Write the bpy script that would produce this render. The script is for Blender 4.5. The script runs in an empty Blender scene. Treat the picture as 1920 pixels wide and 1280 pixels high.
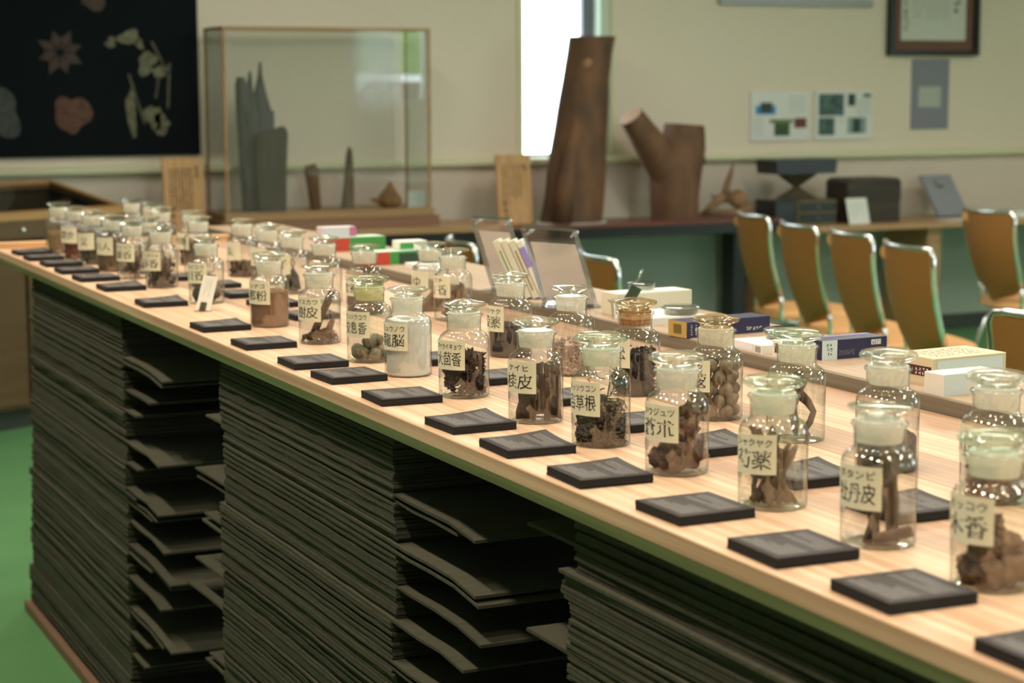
import bpy, math, random
from mathutils import Vector, Matrix
random.seed(7)
PI = math.pi
sc = bpy.context.scene
COL = sc.collection

# ------------------------------------------------------------------ camera
cam_d = bpy.data.cameras.new('camera')
cam = bpy.data.objects.new('camera', cam_d)
COL.objects.link(cam)
_yaw, _pitch, _roll = 0.43709839, 0.13285634, -0.00345451
_fw = Vector((math.sin(_yaw)*math.cos(_pitch), math.cos(_yaw)*math.cos(_pitch), -math.sin(_pitch)))
_rt = Vector((math.cos(_yaw), -math.sin(_yaw), 0))
_up = _rt.cross(_fw)
_r = _rt*math.cos(_roll) + _up*math.sin(_roll)
_u = _up*math.cos(_roll) - _rt*math.sin(_roll)
cam.matrix_world = Matrix(((_r.x, _u.x, -_fw.x, 0), (_r.y, _u.y, -_fw.y, 0), (_r.z, _u.z, -_fw.z, 1.404), (0, 0, 0, 1)))
cam_d.sensor_width = 36
cam_d.lens = 66.8
cam_d.clip_start = 0.05
cam_d.dof.use_dof = True
cam_d.dof.focus_distance = 2.62
cam_d.dof.aperture_fstop = 6.5
sc.camera = cam

# ------------------------------------------------------------------ light
world = bpy.data.worlds.new('world')
sc.world = world
world.use_nodes = True
_bg = world.node_tree.nodes['Background']
_bg.inputs[0].default_value = (0.80, 0.93, 1.0, 1)
_bg.inputs[1].default_value = 10.0
sc.view_settings.view_transform = 'Standard'
sc.view_settings.look = 'None'
sc.view_settings.gamma = 1.0
sc.view_settings.use_curve_mapping = False
sc.view_settings.exposure = 0.0
sc.cycles.transparent_max_bounces = 28
sc.cycles.max_bounces = 10
sc.cycles.use_adaptive_sampling = True
sc.cycles.adaptive_threshold = 0.02
sc.cycles.use_denoising = True
sc.cycles.sample_clamp_indirect = 10.0

def spot(name, loc, target, power, col, size=PI*0.55, blend=0.8, rad=0.045):
    d = bpy.data.lights.new(name, 'SPOT')
    d.energy = power; d.color = col; d.spot_size = size; d.spot_blend = blend; d.shadow_soft_size = rad
    o = bpy.data.objects.new(name, d); COL.objects.link(o)
    o.location = loc
    o.rotation_euler = (Vector(target)-Vector(loc)).to_track_quat('-Z', 'Y').to_euler()
    return o
def area(name, loc, rot, sx, sy, power, col):
    d = bpy.data.lights.new(name, 'AREA')
    d.shape = 'RECTANGLE'; d.size = sx; d.size_y = sy; d.energy = power; d.color = col
    o = bpy.data.objects.new(name, d); COL.objects.link(o); o.location = loc; o.rotation_euler = rot
    return o
WARM = (1.0, 0.82, 0.62)
for k in range(9):      # two staggered rows of downlights, one over the aisle in front of the counter
    y = -0.2+k*0.75
    spot('ceiling_downlight', (0.25, y, 2.66), (0.95, y, 0.97), 49, WARM, rad=0.06)
    spot('ceiling_downlight', (1.35, y+0.35, 2.66), (1.25, y+0.35, 0.97), 22, WARM, rad=0.06)
# unseen area lights added at ceiling height as general room fill
for x, y in ((4.6, 2.0), (4.6, 6.0), (7.8, 2.0), (7.6, 5.6)):
    area('ceiling_fill', (x, y, 2.68), (0, 0, 0), 0.4, 1.3, 36, (1.0, 0.93, 0.80))
for y in (0.9, 2.9, 4.9, 6.9):  # tubes mirrored as streaks in the glass; farthest one added to brighten the back wall
    area('ceiling_strip_lamp', (2.5, y, 2.68), (0, 0, 0), 0.16, 1.2, 20, (1.0, 0.92, 0.80))

# ------------------------------------------------------------------ mesh helpers
class MB:
    def __init__(s): s.v = []; s.f = []
    def add(s, vs, fs):
        b = len(s.v); s.v += [tuple(v) for v in vs]; s.f += [tuple(b+i for i in q) for q in fs]; return s
    def box(s, x0, x1, y0, y1, z0, z1, M=None):
        vs = [Vector((x, y, z)) for z in (z0, z1) for y in (y0, y1) for x in (x0, x1)]
        if M is not None: vs = [M @ v for v in vs]
        return s.add(vs, [(0, 2, 3, 1), (4, 5, 7, 6), (0, 1, 5, 4), (2, 6, 7, 3), (0, 4, 6, 2), (1, 3, 7, 5)])
    def bbox(s, x0, x1, y0, y1, z0, z1, b, M=None):
        """box with chamfered vertical and top edges"""
        o = [(x0+b, y0), (x1-b, y0), (x1, y0+b), (x1, y1-b), (x1-b, y1), (x0+b, y1), (x0, y1-b), (x0, y0+b)]
        i = [(x0+2*b, y0+b), (x1-2*b, y0+b), (x1-b, y0+2*b), (x1-b, y1-2*b), (x1-2*b, y1-b), (x0+2*b, y1-b), (x0+b, y1-2*b), (x0+b, y0+2*b)]
        vs = [Vector((*p, z0)) for p in o]+[Vector((*p, z1-b)) for p in o]+[Vector((*p, z1)) for p in i]
        if M is not None: vs = [M @ v for v in vs]
        fs = [tuple(range(7, -1, -1)), tuple(range(16, 24))]
        for k in range(8):
            n = (k+1) % 8
            fs += [(k, n, 8+n, 8+k), (8+k, 8+n, 16+n, 16+k)]
        return s.add(vs, fs)
    def prism(s, pts, axis, a, b):
        """outline pts extruded; axis 'y': pts (x,z), 'x': pts (y,z), 'z': pts (x,y)"""
        def P(p, t):
            return (p[0], t, p[1]) if axis == 'y' else (t, p[0], p[1]) if axis == 'x' else (p[0], p[1], t)
        n = len(pts)
        vs = [P(p, a) for p in pts]+[P(p, b) for p in pts]
        fs = [tuple(range(n)), tuple(range(2*n-1, n-1, -1))]
        fs += [(k, n+k, n+(k+1) % n, (k+1) % n) for k in range(n)]
        return s.add(vs, fs)
    def lathe(s, prof, n=32, M=None, close=False):
        b = []
        for (r, z) in prof:
            for k in range(n):
                a = 2*PI*k/n
                v = Vector((r*math.cos(a), r*math.sin(a), z))
                b.append(M @ v if M is not None else v)
        fs = []
        m = len(prof)
        for i in range(m-1 if not close else m):
            j = (i+1) % m
            for k in range(n):
                l = (k+1) % n
                fs.append((i*n+k, i*n+l, j*n+l, j*n+k))
        if not close:
            if prof[0][0] > 1e-6: fs.append(tuple(range(n-1, -1, -1)))
            if prof[-1][0] > 1e-6: fs.append(tuple((m-1)*n+k for k in range(n)))
        return s.add(b, fs)
    def tube(s, path, r, n=8, cap=True):
        P = [Vector(p) for p in path]
        rs = r if isinstance(r, (list, tuple)) else [r]*len(P)
        t0 = (P[1]-P[0]).normalized()
        ref = Vector((0, 0, 1)) if abs(t0.z) < 0.9 else Vector((1, 0, 0))
        nx = t0.cross(ref).normalized()
        vs = []
        for i, p in enumerate(P):
            t = ((P[min(i+1, len(P)-1)]-P[max(i-1, 0)])).normalized()
            nx = (nx - t*nx.dot(t)).normalized(); ny = t.cross(nx)
            for k in range(n):
                a = 2*PI*k/n
                vs.append(p+nx*(rs[i]*math.cos(a))+ny*(rs[i]*math.sin(a)))
        fs = []
        for i in range(len(P)-1):
            for k in range(n):
                l = (k+1) % n
                fs.append((i*n+k, i*n+l, (i+1)*n+l, (i+1)*n+k))
        if cap:
            fs.append(tuple(range(n-1, -1, -1))); fs.append(tuple((len(P)-1)*n+k for k in range(n)))
        return s.add(vs, fs)
    def mesh(s, name, mat, smooth=False):
        me = bpy.data.meshes.new(name)
        me.from_pydata(s.v, [], s.f)
        if mat is not None: me.materials.append(mat)
        if smooth: me.shade_smooth() if hasattr(me, 'shade_smooth') else [setattr(p, 'use_smooth', True) for p in me.polygons]
        me.update()
        return me
    def build(s, name, mat, parent=None, smooth=False, loc=None, rot=None):
        return link(name, s.mesh(name, mat, smooth), parent, loc, rot)
def link(name, me, parent=None, loc=None, rot=None):
    o = bpy.data.objects.new(name, me); COL.objects.link(o)
    if parent is not None: o.parent = parent
    if loc is not None: o.location = loc
    if rot is not None: o.rotation_euler = rot
    return o
def autosmooth(me, ang=0.6):
    for p in me.polygons: p.use_smooth = True
    if hasattr(me, 'set_sharp_from_angle'): me.set_sharp_from_angle(angle=ang)
    return me
def thing(name, label, cat, loc=(0, 0, 0), rz=0.0, group=None):
    o = bpy.data.objects.new(name, None); COL.objects.link(o)
    o.empty_display_size = 0.02
    o.location = loc; o.rotation_euler = (0, 0, rz)
    return tag(o, label, cat, group)
def tag(o, label, cat, group=None, kind=None):
    o['label'] = label; o['category'] = cat
    if group: o['group'] = group
    if kind: o['kind'] = kind
    return o
def struct(o, label=None):
    o['kind'] = 'structure'
    if label: o['label'] = label
    return o

# ------------------------------------------------------------------ materials
MATS = {}
def nodes(name):
    m = bpy.data.materials.new(name); m.use_nodes = True
    nt = m.node_tree
    return m, nt, nt.nodes['Principled BSDF']
def mat(name, col, rough=0.6, metal=0.0, spec=0.5, var=0.0, scale=20.0, stretch=(1, 1, 1), bump=0.0, col2=None, rnd=0.0, detail=4.0):
    if name in MATS: return MATS[name]
    m, nt, b = nodes(name)
    b.inputs['Roughness'].default_value = rough; b.inputs['Metallic'].default_value = metal
    b.inputs['Specular IOR Level'].default_value = spec
    c1 = (*col, 1)
    b.inputs['Base Color'].default_value = c1
    if var or col2 or bump or rnd:
        tc = nt.nodes.new('ShaderNodeTexCoord'); mp = nt.nodes.new('ShaderNodeMapping')
        mp.inputs['Scale'].default_value = stretch
        nz = nt.nodes.new('ShaderNodeTexNoise'); nz.inputs['Scale'].default_value = scale; nz.inputs['Detail'].default_value = detail
        nt.links.new(tc.outputs['Object'], mp.inputs['Vector']); 
        if rnd:
            oi = nt.nodes.new('ShaderNodeObjectInfo'); ad = nt.nodes.new('ShaderNodeVectorMath'); ad.operation = 'ADD'
            ml = nt.nodes.new('ShaderNodeMath'); ml.operation = 'MULTIPLY'; ml.inputs[1].default_value = 37.0
            nt.links.new(oi.outputs['Random'], ml.inputs[0]); nt.links.new(mp.outputs[0], ad.inputs[0]); nt.links.new(ml.outputs[0], ad.inputs[1])
            nt.links.new(ad.outputs[0], nz.inputs['Vector'])
        else:
            nt.links.new(mp.outputs[0], nz.inputs['Vector'])
        rp = nt.nodes.new('ShaderNodeValToRGB')
        rp.color_ramp.elements[0].position = 0.3; rp.color_ramp.elements[1].position = 0.7
        lo = col2 if col2 else tuple(c*(1-var) for c in col)
        rp.color_ramp.elements[0].color = (*lo, 1); rp.color_ramp.elements[1].color = c1
        nt.links.new(nz.outputs['Fac'], rp.inputs[0])
        out = rp.outputs[0]
        if rnd:
            mr = nt.nodes.new('ShaderNodeMapRange'); mr.inputs[3].default_value = 1-rnd; mr.inputs[4].default_value = 1+rnd*0.4
            nt.links.new(oi.outputs['Random'], mr.inputs[0])
            hs = nt.nodes.new('ShaderNodeHueSaturation'); nt.links.new(out, hs.inputs['Color']); nt.links.new(mr.outputs[0], hs.inputs['Value'])
            out = hs.outputs[0]
        nt.links.new(out, b.inputs['Base Color'])
        if bump:
            bp = nt.nodes.new('ShaderNodeBump'); bp.inputs['Strength'].default_value = bump; bp.inputs['Distance'].default_value = 0.01
            nt.links.new(nz.outputs['Fac'], bp.inputs['Height']); nt.links.new(bp.outputs[0], b.inputs['Normal'])
    MATS[name] = m
    return m
def wood(name, light, dark, axis='y', rough=0.5, freq=55.0, rnd=0.12, along=1.3):
    """straight grain running along one object axis"""
    if name in MATS: return MATS[name]
    st = {'x': (along, freq, freq), 'y': (freq, along, freq), 'z': (freq, freq, along)}[axis]
    m = mat(name, light, rough, var=0.1, scale=1.0, stretch=st, col2=dark, rnd=rnd, detail=3.0)
    for n in m.node_tree.nodes:
        if n.type == 'VALTORGB': n.color_ramp.elements[0].position = 0.36; n.color_ramp.elements[1].position = 0.62
    return m
def schlick(nt, f0=0.04, power=5.0):
    g = nt.nodes.new('ShaderNodeNewGeometry')
    d = nt.nodes.new('ShaderNodeVectorMath'); d.operation = 'DOT_PRODUCT'
    nt.links.new(g.outputs['Incoming'], d.inputs[0]); nt.links.new(g.outputs['Normal'], d.inputs[1])
    a = nt.nodes.new('ShaderNodeMath'); a.operation = 'ABSOLUTE'; nt.links.new(d.outputs['Value'], a.inputs[0])
    i = nt.nodes.new('ShaderNodeMath'); i.operation = 'SUBTRACT'; i.inputs[0].default_value = 1.0; nt.links.new(a.outputs[0], i.inputs[1])
    p = nt.nodes.new('ShaderNodeMath'); p.operation = 'POWER'; p.inputs[1].default_value = power; nt.links.new(i.outputs[0], p.inputs[0])
    mm = nt.nodes.new('ShaderNodeMath'); mm.operation = 'MULTIPLY_ADD'; mm.inputs[1].default_value = 1-f0; mm.inputs[2].default_value = f0
    nt.links.new(p.outputs[0], mm.inputs[0])
    return mm, i
def thin_glass(name, tint=(0.96, 0.98, 0.97), edge=(0.45, 0.52, 0.50), f0=0.15, rough=0.02, epow=3.0):
    """thin clear wall: straight-through transmission, Fresnel mirror, denser towards grazing angles"""
    m = bpy.data.materials.new(name); m.use_nodes = True; nt = m.node_tree
    for n in list(nt.nodes):
        if n.type != 'OUTPUT_MATERIAL': nt.nodes.remove(n)
    out = nt.nodes['Material Output']
    fr, inv = schlick(nt, f0)
    p = nt.nodes.new('ShaderNodeMath'); p.operation = 'POWER'; p.inputs[1].default_value = epow; nt.links.new(inv.outputs[0], p.inputs[0])
    mc = nt.nodes.new('ShaderNodeMix'); mc.data_type = 'RGBA'
    mc.inputs[6].default_value = (*tint, 1); mc.inputs[7].default_value = (*edge, 1)
    nt.links.new(p.outputs[0], mc.inputs[0])
    tr = nt.nodes.new('ShaderNodeBsdfTransparent'); nt.links.new(mc.outputs[2], tr.inputs[0])
    gl = nt.nodes.new('ShaderNodeBsdfGlossy'); gl.inputs['Roughness'].default_value = rough
    mx = nt.nodes.new('ShaderNodeMixShader')
    nt.links.new(fr.outputs[0], mx.inputs[0]); nt.links.new(tr.outputs[0], mx.inputs[1]); nt.links.new(gl.outputs[0], mx.inputs[2])
    nt.links.new(mx.outputs[0], out.inputs[0])
    return m
def solid_glass(name, tint=(0.965, 0.985, 0.965), clear=0.55):
    m = bpy.data.materials.new(name); m.use_nodes = True; nt = m.node_tree
    for n in list(nt.nodes):
        if n.type != 'OUTPUT_MATERIAL': nt.nodes.remove(n)
    out = nt.nodes['Material Output']
    g = nt.nodes.new('ShaderNodeBsdfGlass'); g.inputs['IOR'].default_value = 1.47; g.inputs['Roughness'].default_value = 0.02; g.inputs[0].default_value = (*tint, 1)
    t = nt.nodes.new('ShaderNodeBsdfTransparent'); t.inputs[0].default_value = (*tint, 1)
    mx = nt.nodes.new('ShaderNodeMixShader'); mx.inputs[0].default_value = clear
    nt.links.new(g.outputs[0], mx.inputs[1]); nt.links.new(t.outputs[0], mx.inputs[2]); nt.links.new(mx.outputs[0], out.inputs[0])
    return m
def frosted(name, col=(0.93, 0.93, 0.88), stain=None):
    m = bpy.data.materials.new(name); m.use_nodes = True; nt = m.node_tree
    for n in list(nt.nodes):
        if n.type != 'OUTPUT_MATERIAL': nt.nodes.remove(n)
    out = nt.nodes['Material Output']
    d = nt.nodes.new('ShaderNodeBsdfDiffuse'); t = nt.nodes.new('ShaderNodeBsdfTranslucent'); tp = nt.nodes.new('ShaderNodeBsdfTransparent')
    tp.inputs[0].default_value = (*col, 1)
    if stain:
        tc = nt.nodes.new('ShaderNodeTexCoord'); mp = nt.nodes.new('ShaderNodeMapping'); mp.inputs['Scale'].default_value = (6, 6, 160)
        nz = nt.nodes.new('ShaderNodeTexNoise'); nz.inputs['Scale'].default_value = 1.5
        rp = nt.nodes.new('ShaderNodeValToRGB'); rp.color_ramp.elements[0].color = (*stain, 1); rp.color_ramp.elements[1].color = (*col, 1)
        rp.color_ramp.elements[0].position = 0.35; rp.color_ramp.elements[1].position = 0.75
        nt.links.new(tc.outputs['Object'], mp.inputs[0]); nt.links.new(mp.outputs[0], nz.inputs['Vector']); nt.links.new(nz.outputs['Fac'], rp.inputs[0])
        for q in (d, t): nt.links.new(rp.outputs[0], q.inputs[0])
    else:
        for q in (d, t): q.inputs[0].default_value = (*col, 1)
    a = nt.nodes.new('ShaderNodeMixShader'); a.inputs[0].default_value = 0.5
    b = nt.nodes.new('ShaderNodeMixShader'); b.inputs[0].default_value = 0.32
    nt.links.new(d.outputs[0], a.inputs[1]); nt.links.new(t.outputs[0], a.inputs[2])
    nt.links.new(a.outputs[0], b.inputs[1]); nt.links.new(tp.outputs[0], b.inputs[2]); nt.links.new(b.outputs[0], out.inputs[0])
    return m

M_CEDAR = wood('cedar_board', (0.74, 0.53, 0.375), (0.56, 0.36, 0.235), 'y', 0.45, 100, 0.16, 1.1)
M_CEDAR2 = wood('cedar_heartwood', (0.57, 0.375, 0.26), (0.45, 0.275, 0.18), 'y', 0.45, 100, 0.12, 1.1)
M_SHELF = wood('shelf_board', (0.44, 0.32, 0.225), (0.36, 0.25, 0.165), 'y', 0.45, 70, 0.08, 1.0)
M_BATTEN = wood('batten_wood', (0.80, 0.50, 0.28), (0.68, 0.40, 0.21), 'x', 0.5, 60, 0.05)
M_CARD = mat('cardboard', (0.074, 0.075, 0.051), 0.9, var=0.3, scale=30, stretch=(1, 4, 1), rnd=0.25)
M_FLOOR = mat('green_vinyl', (0.13, 0.335, 0.145), 0.4, var=0.12, scale=3, spec=0.4)
M_WALL = mat('cream_wall', (0.79, 0.69, 0.575), 0.85, var=0.03, scale=40, bump=0.02)
M_WALL_LOW = mat('pale_pink_wall', (0.72, 0.62, 0.54), 0.85, var=0.03, scale=40)
M_TRIM = mat('cream_trim', (0.72, 0.71, 0.50), 0.6)
M_CEIL = mat('ceiling_white', (0.75, 0.74, 0.70), 0.9)
M_BASE = mat('dark_baseboard', (0.05, 0.06, 0.05), 0.6)
M_GLASS = thin_glass('clear_bottle_glass')
M_GLASS_G = thin_glass('greenish_bottle_glass', (0.96, 0.985, 0.96), (0.44, 0.54, 0.46))
M_PANE = thin_glass('case_glass', (0.95, 0.96, 0.955), (0.78, 0.84, 0.82), f0=0.08, rough=0.0)
M_STOP = solid_glass('stopper_glass')
M_STOP_G = solid_glass('stopper_glass_green', (0.94, 0.985, 0.94))
M_STOP_B = solid_glass('stopper_glass_stained', (0.93, 0.86, 0.74))
M_FROST = frosted('ground_glass')
M_FROST_Y = frosted('ground_glass_yellow', (0.86, 0.84, 0.60))
M_FROST_B = frosted('ground_glass_stained', (0.80, 0.66, 0.46), (0.42, 0.20, 0.06))
M_PAPER = mat('label_paper', (0.80, 0.80, 0.63), 0.9, var=0.06, scale=60)
M_INK = mat('black_ink', (0.015, 0.018, 0.015), 0.7)
M_WHITE = mat('white_card', (0.80, 0.80, 0.77), 0.8)
M_CHROME = mat('chrome', (0.92, 0.92, 0.93), 0.2, metal=1.0)
M_BACKR = mat('ochre_vinyl', (0.38, 0.165, 0.042), 0.55, var=0.06, scale=90, bump=0.05)
M_SEAT = mat('orange_seat', (0.80, 0.42, 0.17), 0.6, var=0.05, scale=50)
M_BLACK = mat('black_lacquer', (0.012, 0.014, 0.018), 0.3)
M_DARKRED = mat('dark_red_lacquer', (0.16, 0.05, 0.035), 0.35)
M_DARKW = wood('dark_box_wood', (0.07, 0.045, 0.03), (0.035, 0.022, 0.016), 'x', 0.5)
M_SIGN = wood('sign_wood', (0.62, 0.36, 0.17), (0.50, 0.27, 0.11), 'z', 0.6, 60)
M_OAK = wood('oak_desk', (0.52, 0.31, 0.16), (0.42, 0.24, 0.12), 'x', 0.45, 40)
M_CAB = wood('cabinet_wood', (0.135, 0.078, 0.034), (0.11, 0.06, 0.025), 'x', 0.5, 20, 0.05)
M_CABF = wood('cabinet_frame', (0.50, 0.28, 0.11), (0.42, 0.22, 0.08), 'x', 0.45, 30, 0.05)
M_CASEW = wood('case_frame_wood', (0.46, 0.25, 0.10), (0.36, 0.18, 0.06), 'x', 0.4, 50)
M_PLINTH = wood('case_plinth_wood', (0.30, 0.15, 0.09), (0.23, 0.11, 0.06), 'x', 0.4, 50)
M_TRUNK = mat('trunk_bark', (0.20, 0.092, 0.045), 0.75, scale=5, stretch=(2.2, 2.2, 0.9), col2=(0.07, 0.040, 0.027), bump=0.3, detail=6)
M_TRUNK2 = mat('fork_bark', (0.20, 0.095, 0.048), 0.75, scale=6, stretch=(2, 2, 1), col2=(0.11, 0.055, 0.032), bump=0.3, detail=6)
M_CUT = mat('cut_wood', (0.42, 0.23, 0.12), 0.7, var=0.2, scale=20)
M_DRIFT = mat('driftwood', (0.32, 0.17, 0.09), 0.75, scale=14, col2=(0.13, 0.07, 0.04), bump=0.3)
M_AGAR = mat('agarwood_grey', (0.10, 0.105, 0.125), 0.75, scale=7, stretch=(6, 6, 1), col2=(0.04, 0.036, 0.036), bump=0.4)
M_AGAR2 = mat('agarwood_dark', (0.075, 0.05, 0.034), 0.75, scale=7, stretch=(6, 6, 1), col2=(0.032, 0.022, 0.017), bump=0.4)
M_AGAR3 = mat('agarwood_brown', (0.17, 0.10, 0.055), 0.75, scale=9, stretch=(6, 6, 1), col2=(0.07, 0.04, 0.02), bump=0.4)
M_PADSIDE = mat('black_paper', (0.018, 0.019, 0.022), 0.85, var=0.3, scale=1, stretch=(8, 8, 900))

# pad top: rows of fine pale print
def pad_material():
    m, nt, b = nodes('printed_black_paper')
    b.inputs['Roughness'].default_value = 0.62
    tc = nt.nodes.new('ShaderNodeTexCoord'); sp = nt.nodes.new('ShaderNodeSeparateXYZ'); nt.links.new(tc.outputs['Object'], sp.inputs[0])
    def math_(op, a, b_=None, c=None):
        n = nt.nodes.new('ShaderNodeMath'); n.operation = op
        for i, q in enumerate((a, b_, c)):
            if q is None: continue
            if isinstance(q, (int, float)): n.inputs[i].default_value = q
            else: nt.links.new(q, n.inputs[i])
        return n.outputs[0]
    X, Y = sp.outputs[0], sp.outputs[1]
    row = math_('LESS_THAN', math_('FRACT', math_('MULTIPLY', X, 230.0)), 0.30)
    inx = math_('MULTIPLY', math_('GREATER_THAN', X, -0.036), math_('LESS_THAN', X, 0.033))
    iny = math_('MULTIPLY', math_('GREATER_THAN', Y, -0.034), math_('LESS_THAN', Y, 0.036))
    gap = math_('GREATER_THAN', math_('ABSOLUTE', math_('SUBTRACT', X, 0.002)), 0.006)
    rid = math_('FLOOR', math_('MULTIPLY', X, 230.0))
    cb = nt.nodes.new('ShaderNodeCombineXYZ'); nt.links.new(math_('MULTIPLY', rid, 3.7), cb.inputs[0]); nt.links.new(math_('MULTIPLY', Y, 420.0), cb.inputs[1])
    oi = nt.nodes.new('ShaderNodeObjectInfo'); nt.links.new(math_('MULTIPLY', oi.outputs['Random'], 50.0), cb.inputs[2])
    nz = nt.nodes.new('ShaderNodeTexNoise'); nz.inputs['Scale'].default_value = 1.0; nt.links.new(cb.outputs[0], nz.inputs['Vector'])
    wn = nt.nodes.new('ShaderNodeTexWhiteNoise'); wn.noise_dimensions = '1D'; nt.links.new(rid, wn.inputs['W'])
    end = math_('LESS_THAN', Y, math_('MULTIPLY_ADD', wn.outputs['Value'], 0.07, -0.006))
    dash = math_('GREATER_THAN', nz.outputs['Fac'], 0.36)
    tot = row
    for q in (inx, iny, gap, end, dash): tot = math_('MULTIPLY', tot, q)
    mc = nt.nodes.new('ShaderNodeMix'); mc.data_type = 'RGBA'
    mc.inputs[6].default_value = (0.047, 0.042, 0.047, 1); mc.inputs[7].default_value = (0.26, 0.25, 0.26, 1)
    nt.links.new(tot, mc.inputs[0]); nt.links.new(mc.outputs[2], b.inputs['Base Color'])
    return m
M_PAD = pad_material()

# ------------------------------------------------------------------ writing
TEXTS = {}
def prepare_texts(strings):
    made = []
    for s_ in strings:
        cu = bpy.data.curves.new('t', 'FONT'); cu.body = s_; cu.size = 1.0; cu.align_x = 'CENTER'; cu.align_y = 'CENTER'; cu.resolution_u = 2
        o = bpy.data.objects.new('t', cu); COL.objects.link(o); made.append((s_, o))
    bpy.context.view_layer.update()
    dg = bpy.context.evaluated_depsgraph_get()
    for s_, o in made:
        ev = o.evaluated_get(dg); me = ev.to_mesh()
        vs = [(v.co.x, v.co.y) for v in me.vertices]; fs = [tuple(p.vertices) for p in me.polygons]
        ev.to_mesh_clear()
        if vs:
            x0 = min(v[0] for v in vs); x1 = max(v[0] for v in vs); y0 = min(v[1] for v in vs); y1 = max(v[1] for v in vs)
            TEXTS[s_] = ([((v[0]-(x0+x1)/2), (v[1]-(y0+y1)/2)) for v in vs], fs, x1-x0, y1-y0)
    for s_, o in made:
        cu = o.data; bpy.data.objects.remove(o); bpy.data.curves.remove(cu)
def text_flat(s_, w, h, seed=0, jit=0.0):
    """text outline scaled to fit w x h, with a hand-drawn wobble"""
    vs, fs, tw, th = TEXTS[s_]
    k = (w/tw, h/th)
    out = []
    for x, y in vs:
        px, py = x*k[0], y*k[1]
        q = jit*min(w, h)
        px += q*(math.sin(py/h*7+seed*1.7)+0.6*math.sin(py/h*15+seed)); py += q*(math.sin(px/w*9+seed*2.3)+0.6*math.sin(px/w*19+seed*0.7))
        out.append((px, py))
    return out, fs
def scribble(mb, x0, x1, z0, z1, cols, rows, place, seed=0, fill=0.72, thick=0.14):
    """columns of tiny brush-like characters too small to read; place(u,v)->point"""
    rg = random.Random(seed)
    cw = (x1-x0)/cols; rh = (z1-z0)/rows
    for c in range(cols):
        stop = rows if rg.random() < 0.7 else int(rows*rg.uniform(0.5, 0.95))
        for r in range(stop):
            cx = x0+(c+0.5)*cw; cz = z1-(r+0.5)*rh; s_ = min(cw, rh)*fill
            for k in range(3):
                if rg.random() < 0.5: a = (rg.uniform(-.5, -.2)*s_, rg.uniform(-.45, .45)*s_); b = (rg.uniform(.2, .5)*s_, a[1]+rg.uniform(-.1, .1)*s_)
                else: a = (rg.uniform(-.4, .4)*s_, rg.uniform(.2, .5)*s_); b = (a[0]+rg.uniform(-.25, .25)*s_, rg.uniform(-.5, -.2)*s_)
                dx, dz = b[0]-a[0], b[1]-a[1]; L = math.hypot(dx, dz) or 1; nx, nz = -dz/L*thick*s_/2, dx/L*thick*s_/2
                mb.add([place(cx+a[0]+nx, cz+a[1]+nz), place(cx+b[0]+nx, cz+b[1]+nz), place(cx+b[0]-nx, cz+b[1]-nz), place(cx+a[0]-nx, cz+a[1]-nz)], [(0, 1, 2, 3)])
    return mb

# ------------------------------------------------------------------ the room
TZ = 0.97                       # worktop height
XW0, XW1, YW0, YW1, ZC = -3.2, 10.2, -2.2, 8.9, 2.72
def wall_with_hole(name, axis, at, thick, u0, u1, z0, z1, holes, m):
    """one wall slab; axis 'y' = wall facing along y at y=at"""
    us = sorted({u0, u1, *[h[0] for h in holes], *[h[1] for h in holes]}); zs = sorted({z0, z1, *[h[2] for h in holes], *[h[3] for h in holes]})
    mb = MB()
    for i in range(len(us)-1):
        for j in range(len(zs)-1):
            a, b, c, d = us[i], us[i+1], zs[j], zs[j+1]
            if any(a >= h[0]-1e-6 and b <= h[1]+1e-6 and c >= h[2]-1e-6 and d <= h[3]+1e-6 for h in holes): continue
            if axis == 'y': mb.box(a, b, min(at, at+thick), max(at, at+thick), c, d)
            else: mb.box(min(at, at+thick), max(at, at+thick), a, b, c, d)
    return struct(mb.build(name, m))
struct(MB().box(XW0, XW1, YW0, YW1+0.2, -0.1, 0).build('floor', M_FLOOR), 'green vinyl floor')
struct(MB().box(XW0-0.2, XW1+0.2, YW0-0.2, YW1+0.3, ZC, ZC+0.1).build('ceiling', M_CEIL))
wall_with_hole('wall_back', 'y', YW1, 0.18, XW0, XW1, 1.02, ZC, [(4.22, 4.735, 1.045, 2.3)], M_WALL)
wall_with_hole('wall_back', 'y', YW1+0.006, 0.17, XW0, XW1, 0.66, 1.02, [], M_WALL_LOW)
wall_with_hole('wall_back', 'y', YW1+0.004, 0.17, XW0, XW1, 0, 0.66, [], mat('shaded_green_wall', (0.36, 0.43, 0.36), 0.85, var=0.03, scale=30))  # under-desk shade and green floor bounce put into the wall colour
wall_with_hole('wall_left', 'x', XW0, -0.15, YW0, YW1+0.2, 0, ZC, [], M_WALL)
wall_with_hole('wall_right', 'x', XW1, 0.15, YW0, YW1+0.2, 0, ZC, [(0.6, 3.0, 0.9, 2.3)], M_WALL)
wall_with_hole('wall_front', 'y', YW0, -0.15, XW0, XW1, 0, ZC, [(7.15, 9.6, 1.25, 2.35), (3.2, 5.4, 1.25, 2.35)], M_WALL)
# ledge moulding along the back wall
lp = [(8.91, 1.005), (8.862, 1.008), (8.855, 1.018), (8.855, 1.034), (8.865, 1.043), (8.91, 1.046)]
struct(MB().prism(lp, 'x', XW0, XW1).build('trim_1', M_TRIM))
struct(MB().box(XW0, XW1, 8.885, 8.906, 0, 0.085).build('baseboard_back', M_BASE))
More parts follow.
